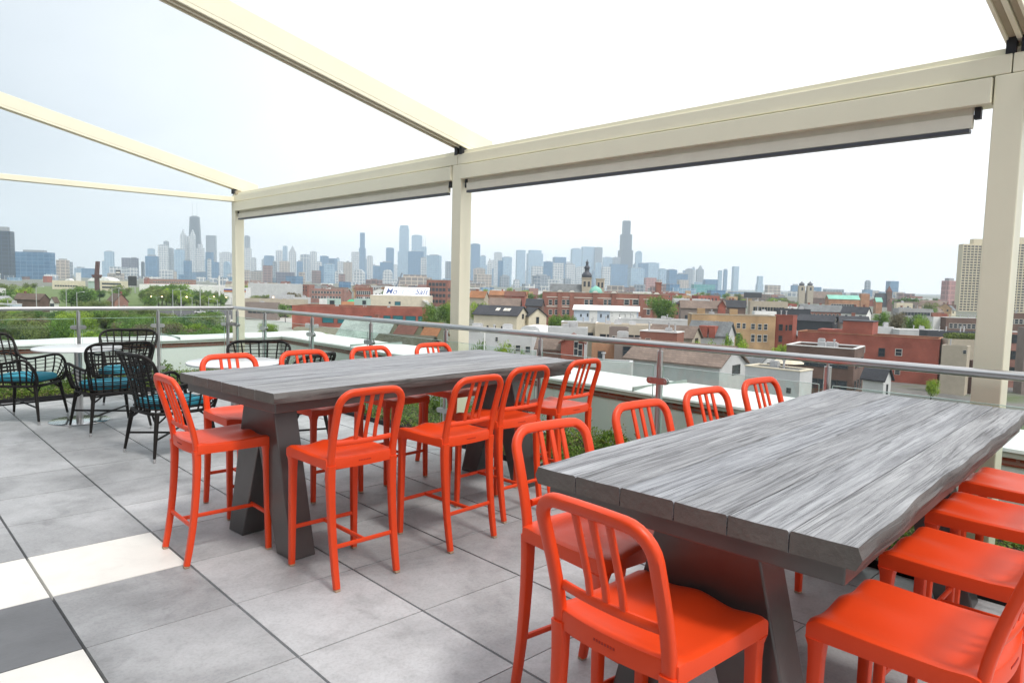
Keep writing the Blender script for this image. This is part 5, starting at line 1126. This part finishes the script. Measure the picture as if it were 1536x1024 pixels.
HAND = [h for h in PLACED if h[2] < 950]
gr = MB().add([tuple(gpt(x, y).xy)+(GND+.03,) for x, y in ((-60, 428), (335, 432), (345, 520), (-60, 545))], [(0, 1, 2, 3)])
struct('grass_slope', gr, mat('rough_grass', (.10, .15, .035), .95, .35, .15))
# barrier, cars, street lamps
bw = MB(); A_, B2 = gpt(302, 487), gpt(345, 481); dv = (B2-A_); dv.z = 0; X_ = Matrix.Translation((A_.x, A_.y, GND)) @ Matrix.Rotation(atan2(dv.y, dv.x), 4, 'Z')
bw.box(0, dv.length, -.3, .3, 0, 2.2, X=X_); tag(bw.build('concrete_barrier', M_conc), 'pale concrete barrier wall left of the first column', 'barrier')
M_car = [mat('car_black', (.02, .02, .025), .25, .05, coat=.6), mat('car_white', (.7, .7, .7), .3, .05, coat=.6), mat('car_red', (.4, .03, .03), .3, .05, coat=.6), mat('car_silver', (.4, .42, .45), .3, .05, coat=.6)]
M_tyre = mat('tyre', (.02, .02, .02), .9, .1)
def car(px, py, rz, k, label, z=0.):
    p = gpt(px, py); t = thing('parked_car', label, 'car', (p.x, p.y, GND+.07), rz); b_ = MB()
    b_.prism([(-2.2, .3), (2.2, .3), (2.25, .7), (1.9, .85), (1.1, .92), (-1.9, .95), (-2.25, .8)], 'y', -.88, .88).build('body', M_car[k], t, bevel=.05)
    MB().prism([(-1.7, .951), (1.05, .94), (.4, 1.42), (-1.2, 1.45)], 'y', -.76, .76).build('cabin', M_pane, t, bevel=.04)
    for x in (-1.35, 1.4):
        for y in (-.8, .8): MB().prism([(x+.33*cos(a), .33+.33*sin(a)) for a in [2*pi*i/14 for i in range(14)]], 'y', y-.1, y+.1).build('wheel', M_tyre, t)
car(426, 476.5, FACE+.1, 0, 'dark car on the pale road right of the first column'); car(318, 471, FACE+.2, 0, 'black car on the expressway left of the first column'); car(300, 470, FACE+.2, 1, 'white car on the expressway behind the black one'); car(440, 468, FACE+.1, 3, 'silver car on the road near the brick building corner')
M_lamp, nt, b = new_mat('lamp_glow'); b.inputs['Emission Color'].default_value = (1, .62, .3, 1); b.inputs['Emission Strength'].default_value = 6
M_pole = mat('galvanised_pole', (.42, .44, .44), .5, .1)
def lamp(px, ytop, D, lit, label, arms=(1,), group=None):
    p = at(px, ytop, D); t = thing('street_lamp', label, 'street lamp', (p.x, p.y, GND), FACE, group); h = p.z-GND
    MB().tube([(0, 0, 0), (0, 0, h*.5), (0, 0, h)], [.16, .13, .09], 8).build('pole', M_pole, t)
    for s in arms:
        a = MB().tube([(0, 0, h-.6), (s*.9, 0, h-.05), (s*2.2, 0, h+.12)], .06, 6).build('arm', M_pole, t)
        MB().lathe([(.12, 0), (.34, .06), (.3, .2), (.1, .3)], 10, c=(s*2.5, 0, h-.05)).build('lamp_head', M_lamp if lit else M_pole, a)
GL = 'unlit lamp posts among the left trees'; LL = 'unlit grey lamp post standing among the left trees'
for px_, yt_, D_ in ((54, 430, 250), (99, 433, 260), (115, 438, 255), (168, 432, 235), (178, 433, 300), (259, 434, 280), (271, 435, 285), (300, 429, 235)): lamp(px_, yt_, D_, False, LL, (1,), GL)
GW = 'lit warm lamps along the expressway'; LW = 'lit warm lamp post along the expressway at left'
for px_, yt_, D_, ar in ((235, 445, 330, (1, -1)), (272, 445, 340, (1,)), (288, 446, 345, (-1,)), (313, 445, 340, (1,)), (347, 446, 350, (-1,)), (402, 446, 345, (1,))): lamp(px_, yt_, D_, True, LW, ar, GW)
lamp(326, 449, 240, False, 'grey lamp post with a long curved arm left of the first column', (-1,))
mp_ = thing('flagpole', 'thick white mast rising left of the first column', 'mast', tuple(at(329, 430, 420).xy)+(GND,), 0); MB().tube([(0, 0, 0), (0, 0, at(329, 413.5, 420).z-GND)], [.6, .45], 10).build('mast', wall('white'), mp_)
lp = thing('lamp_post', 'white lamp post below the handrail right of the middle column', 'street lamp', tuple(at(727, 498, 80).xy)+(GND,), FACE); hh = at(727, 498.5, 80).z-GND
MB().tube([(0, 0, 0), (0, 0, hh)], [.1, .07], 8).build('pole', wall('white'), lp); MB().tube([(-.5, 0, hh), (.5, 0, hh)], .05, 6).build('arm', wall('white'), lp)
# ================================================================== trees
M_bark = mat('bark', (.07, .055, .045), .9, .3, 3, .4)
LEAF = [leaf_mat('leaves_mid', (.05, .11, .02), (.20, .34, .06)), leaf_mat('leaves_fresh', (.11, .20, .02), (.36, .50, .06)), leaf_mat('leaves_dull', (.07, .11, .035), (.25, .31, .09)), leaf_mat('leaves_dark', (.03, .08, .022), (.12, .23, .05)), leaf_mat('blossom_tan', (.09, .08, .05), (.24, .21, .12))]
def crown_mesh(seed, n, ls):
    R_ = random.Random(seed); mb = MB(); cl = []
    for _ in range(15):
        q = R_.uniform(0, 6.28); r = R_.random()**.6*.34; z = R_.uniform(.36, .86); cl.append((r*cos(q), r*sin(q), z, R_.uniform(.11, .2)*(1.15-.5*abs(z-.55)), R_.uniform(.1, .9)))
    for i in range(n):
        x, y, z, r, tn = cl[i % 15]; d = Vector((R_.gauss(0, 1), R_.gauss(0, 1), R_.gauss(0, 1))).normalized()*(r*R_.uniform(.45, 1.12))
        c = Vector((x, y, z))+d; nn = Vector((R_.gauss(0, 1), R_.gauss(0, 1), R_.gauss(0, 1)+.5)).normalized(); a = nn.orthogonal().normalized(); a.rotate(Matrix.Rotation(R_.uniform(0, 6.28), 3, nn)); b_ = nn.cross(a); s = ls*R_.uniform(.6, 1.2)
        mb.add([c-a*s, c-b_*s*.6, c+a*s, c+b_*s*.6], [(0, 1, 2, 3)], 0, min(.99, max(0, tn+R_.gauss(0, .18))))
    tr = MB(); tr.tube([(0, 0, 0), (.01, 0, .25), (0, .01, .6)], [.026, .02, .007], 7)
    for x, y, z, r, tn in cl[:9]: tr.tube([(0, 0, .22+.2*R_.random()), (x*.5, y*.5, z*.75), (x, y, z)], [.011, .008, .003], 5)
    return mb, tr
PROTO = {}
def proto(k, v, fine):
    key = (k, v, fine)
    if key not in PROTO:
        mb, tr = crown_mesh(v*31+7, 6500 if fine else 2200, .018 if fine else .03); PROTO[key] = (mb.mesh('crown', LEAF[k]), tr.mesh('trunk', M_bark))
    return PROTO[key]
def tree(px, ytop, D, wpx, k, label, group=None, v=None, h=None, name='leafy_tree'):
    p = at(px, ytop, D); H = p.z-GND if h is None else h; cm, tm = proto(k, random.randrange(4) if v is None else v, D < 260)
    z0 = GND if h is None else p.z-h
    t = thing(name, label, 'tree', (p.x, p.y, z0), random.uniform(0, 6.28), group); w_ = wpx/F*D/.95
    H /= .98
    c = obj('crown', cm, t); c.scale = (w_, w_, H); o = obj('trunk', tm, t); o.scale = (w_, w_, H); return t
GT = 'leafy trees in the wood beyond the left railing'
for i in range(215):
    x = random.uniform(-20, 350); D = random.choice((random.uniform(125, 200), random.uniform(130, 240), random.uniform(200, 330), random.uniform(290, 520)))
    hor = 407+.0238*x
    if x > 232 and 205 < D < 352: continue
    if i % 5 == 0: x = random.uniform(225, 345); D = random.uniform(356, 520)
    if 232 < D < 335 and (12 < x < 92 or 152 < x < 196): continue
    dens = 10.2 if D < 260 else 8.6
    Ht = random.uniform(4.5, 8.) if D < 235 else random.uniform(6.5, 11)
    if x > 280 and D > 200: Ht *= .6
    yt = hor+(17-Ht)/D*F; k = random.choice((0, 0, 1, 2, 2, 3, 4)) if D < 260 else random.choice((0, 0, 2, 3, 1))
    nm = ['mid green', 'fresh yellow green', 'dull olive', 'dark green', 'tan flowering'][k]
    tree(x, yt, D, random.uniform(1., 1.5)*Ht/D*F, k, '%s tree in the wood beyond the left railing' % nm, nm+' '+GT)
for a in [
 (654, 453, 190, 48, 0, 'bushy green tree behind the red brick building at the middle column'), (672, 449, 215, 30, 1, 'fresh green tree touching the left side of the middle column'), (720, 450, 235, 34, 1, 'fresh green tree right of the middle column above the dark roof'),
 (832, 466, 176, 30, 0, 'green tree between the cream gable and the blue grey townhouse'), (856, 470, 172, 32, 0, 'smaller green tree at the left foot of the blue grey townhouse'), (845, 474, 178, 30, 3, 'dark green tree at the foot of the brick school'),
 (996, 445, 232, 58, 0, 'large round green tree in front of the school right end'), (1017, 441, 420, 28, 0, 'green tree behind the large round tree by the school'),
 (1062, 507, 96, 52, 1, 'bright yellow green bush tree left part above the handrail'), (1097, 504, 97, 56, 1, 'bright yellow green bush tree right part above the handrail'), (1094, 491, 108, 14, 0, 'slim upright sapling in front of the yellow bricks'), (1113, 489, 108, 20, 0, 'taller upright young tree in front of the yellow bricks'),
 (1169, 511, 132, 28, 1, 'small yellow green tree in front of the red brown block'), (1323, 462, 215, 28, 0, 'upright green tree above the big red brick building'), (1345, 468, 205, 34, 4, 'thin pale branched tree behind the big red brick building'), (1372, 466, 208, 44, 0, 'broad green tree behind the white flat roof'), (1385, 478, 200, 30, 1, 'fresh green tree at the right of the broad green tree'),
 (1357, 446, 480, 44, 3, 'dark green tree mass below the pink brick tower'), (1395, 452, 420, 26, 2, 'dull green tree left of the pink brick tower'), (1398, 569, 106, 26, 1, 'round green bush at the foot of the big red brick wall'),
 (1165, 446, 620, 34, 1, 'fresh green trees left of the twin domed church'), (1190, 452, 480, 16, 0, 'small green tree below the twin domed church'), (1470, 468, 260, 18, 0, 'green tree left of the right column'),
 (716, 509, 84, 30, 0, 'green tree below the handrail right of the middle column'), (752, 514, 82, 40, 1, 'fresh green shrubs before the pale grey shingled wall'), (775, 518, 80, 30, 0, 'low green shrub before the pale grey shingled wall'), (776, 438, 420, 20, 2, 'dull green tree between the orange and black roofs'), (820, 440, 420, 16, 2, 'dull green tree left of the school corner'), (428, 455, 270, 24, 0, 'green tree beside the long red brick building'), (395, 440, 400, 44, 2, 'dull green trees right of the first column'), (441, 436, 420, 24, 4, 'tan green tree before the white roofed warehouse'), (405, 484, 170, 40, 1, 'fresh green shrub on the verge right of the first column'), (480, 498, 150, 34, 1, 'fresh green shrub left of the pale green roof')]: tree(*a)
# roof garden
rg = MB()
for _ in range(2600): leafq(rg, (random.uniform(-GARD.W*.46, GARD.W*.46), random.uniform(-GARD.dp*.48, GARD.dp*.4), GARD.H-.7+1.7*random.random()), random.uniform(.12, .25), random.random()*.95)
gg = rg.build('roof_shrubs', LEAF[2], None); gg.location = GARD.c; gg.rotation_euler = (0, 0, GARD.rz); tag(gg, 'yellow green shrubs overgrowing the roof garden', 'shrubs', kind='stuff')
# small scattered rooftops between the named buildings
GREEN = 'green trees scattered among the rooftops'
NB = 0; NT = 0
hand = list(PLACED)
for i in range(900):
    x = random.uniform(340, 1560) if i % 4 else random.uniform(-20, 1560); D = random.uniform(17, 40); D = 4200/(D*.32) if i % 3 else random.uniform(330, 1250)
    if D < 330: continue
    wpx = random.uniform(9, 26)/D*F
    if x < 440 and D < 560: continue
    if x < 350 and D < 1000: continue
    if any(x+wpx/2 > h0-1 and x-wpx/2 < h1+1 and D < d0 for h0, h1, d0, d1 in HAND) : continue
    if any(x+wpx/2 > h0 and x-wpx/2 < h1 and D+14 > d0-4 and D < d1+4 for h0, h1, d0, d1 in PLACED): continue
    hor = 407+.0238*x; Ht = random.uniform(6.5, 12.5); yt = hor+(17-Ht)/D*F
    r = random.random()
    if r < .36:
        NT += 1
        if NT < 84: tree(x, yt, D, random.uniform(8, 13)/D*F, random.choice((0, 1, 2, 3)), 'leafy green tree scattered among the distant rooftops', GREEN)
        continue
    NB += 1
    if NB > 260: continue
    wk = random.choice(('brick', 'pinkbrick', 'brown', 'yellow', 'cream', 'palegrey', 'white', 'stone', 'redbrick', 'taupe')); rk = random.choice(('tar', 'grey', 'white', 'tar'))
    nm = {'palegrey': 'pale grey', 'redbrick': 'red brick', 'pinkbrick': 'pink brick', 'yellow': 'yellow brick', 'brown': 'brown brick'}.get(wk, wk)
    if r < .68:
        b = B_(x-wpx/2, x+wpx/2, yt, D, wk, 'small %s flat roofed building among the distant rooftops' % nm, 'building', random.choice((-10, -22, 8)), random.uniform(.4, .9), 'rooftop_house', nm+' flat roofs among the distant rooftops').flat(rk, .5, None, 1)
        if D < 800: b.rows(max(2, min(7, int(b.W/3.))), [b.H-2.4, b.H-5.4], 1.1, 1.5, kind=random.choice(('dark', 'pale')))
    else:
        rk = random.choice(('dark', 'brown', 'taupe', 'redbrown', 'slate'))
        b = B_(x-wpx/2, x+wpx/2, yt, D, wk, 'small %s gabled house among the distant rooftops' % nm, 'house', random.choice((-14, -30, 12)), random.uniform(.5, .9), 'gable_house', nm+' gabled houses among the distant rooftops').gable(yt+3.2/D*F, rk, random.choice('xxy'), chim=random.choice((0, 1)))
        if D < 700: b.rows(max(2, min(5, int(b.W/3.))), [b.E-1.6], 1., 1.4, kind=random.choice(('dark', 'pale')))
EXPO=0.62
HAZE=.00013
SKYK=1.02
M_hz, nt, b = new_mat('haze_air'); nt.nodes.remove(b); pv = N(nt, 'ShaderNodeVolumePrincipled'); pv.inputs['Color'].default_value = (.80, .91, 1., 1); pv.inputs['Density'].default_value = HAZE; pv.inputs['Anisotropy'].default_value = .1
nt.links.new(pv.outputs[0], nt.nodes['Material Output'].inputs['Volume'])
tag(MB().box(-3000, 9000, -3000, 9000, GND-1, 480).build('haze', M_hz), 'pale bluish haze in the air over the city', 'haze', kind='stuff')
# ================================================================== sky, sun, haze
w = bpy.data.worlds.new('World'); SC.world = w; w.use_nodes = True; nt = w.node_tree; L = nt.links
bg = nt.nodes['Background']; sky = N(nt, 'ShaderNodeTexSky', sky_type='NISHITA'); sky.sun_disc = False
SUN_EL, SUN_AZ = radians(58), radians(268)          # azimuth from +X, counter-clockwise
sky.sun_elevation = SUN_EL; sky.sun_rotation = radians(90)-SUN_AZ; sky.dust_density = 4; sky.altitude = 200
ns = N(nt, 'ShaderNodeMix', data_type='RGBA', blend_type='MULTIPLY'); ns.inputs[0].default_value = 1; ns.inputs[7].default_value = (.1, .1, .1, 1); L.new(sky.outputs[0], ns.inputs[6])
tc = N(nt, 'ShaderNodeTexCoord'); sp = N(nt, 'ShaderNodeSeparateXYZ'); L.new(tc.outputs['Generated'], sp.inputs[0])
mp = N(nt, 'ShaderNodeMapping'); mp.inputs['Scale'].default_value = (1, 1, 2.6); L.new(tc.outputs['Generated'], mp.inputs[0])
cl = N(nt, 'ShaderNodeTexNoise', Scale=1.5, Detail=6., Roughness=.5, Distortion=.3); L.new(mp.outputs[0], cl.inputs['Vector'])
dp = N(nt, 'ShaderNodeVectorMath', operation='DOT_PRODUCT'); dp.inputs[1].default_value = (-.66, .75, 0.); L.new(tc.outputs['Generated'], dp.inputs[0])
am = N(nt, 'ShaderNodeMath', operation='MULTIPLY_ADD'); am.inputs[1].default_value = .5; L.new(cl.outputs[0], am.inputs[0]); L.new(dp.outputs['Value'], am.inputs[2])
cov = ramp(nt, [(.45, (1.0, 1.0, 1.01)), (.75, (.71, .75, .775)), (1., (.47, .52, .56))], am.outputs[0])
hv = N(nt, 'ShaderNodeMix', data_type='RGBA', blend_type='MULTIPLY'); hv.inputs[0].default_value = 1; hv.inputs[7].default_value = (SKYK, SKYK, SKYK, 1); L.new(cov, hv.inputs[6])
mx = N(nt, 'ShaderNodeMix', data_type='RGBA'); mx.inputs[0].default_value = .88; L.new(ns.outputs[2], mx.inputs[6]); L.new(hv.outputs[2], mx.inputs[7])
L.new(mx.outputs[2], bg.inputs[0]); bg.inputs[1].default_value = 1.
sl = bpy.data.lights.new('sun', 'SUN'); sl.energy = 1.5; sl.angle = radians(10); sl.color = (1, .96, .9)
so = bpy.data.objects.new('sun', sl); COL.objects.link(so)
so.rotation_euler = Vector((cos(SUN_AZ)*cos(SUN_EL), sin(SUN_AZ)*cos(SUN_EL), sin(SUN_EL))).to_track_quat('Z', 'Y').to_euler()
SC.view_settings.view_transform = 'Standard'; SC.view_settings.look = 'None'; SC.view_settings.exposure = EXPO; SC.view_settings.gamma = 1
SC.render.engine = 'CYCLES'; c = SC.cycles
c.max_bounces = 7; c.diffuse_bounces = 3; c.glossy_bounces = 3; c.transmission_bounces = 4; c.transparent_max_bounces = 16; c.volume_bounces = 4
c.caustics_reflective = False; c.caustics_refractive = False; c.use_denoising = True; c.sample_clamp_indirect = 6
try: c.denoiser = 'OPENIMAGEDENOISE'
except Exception: pass
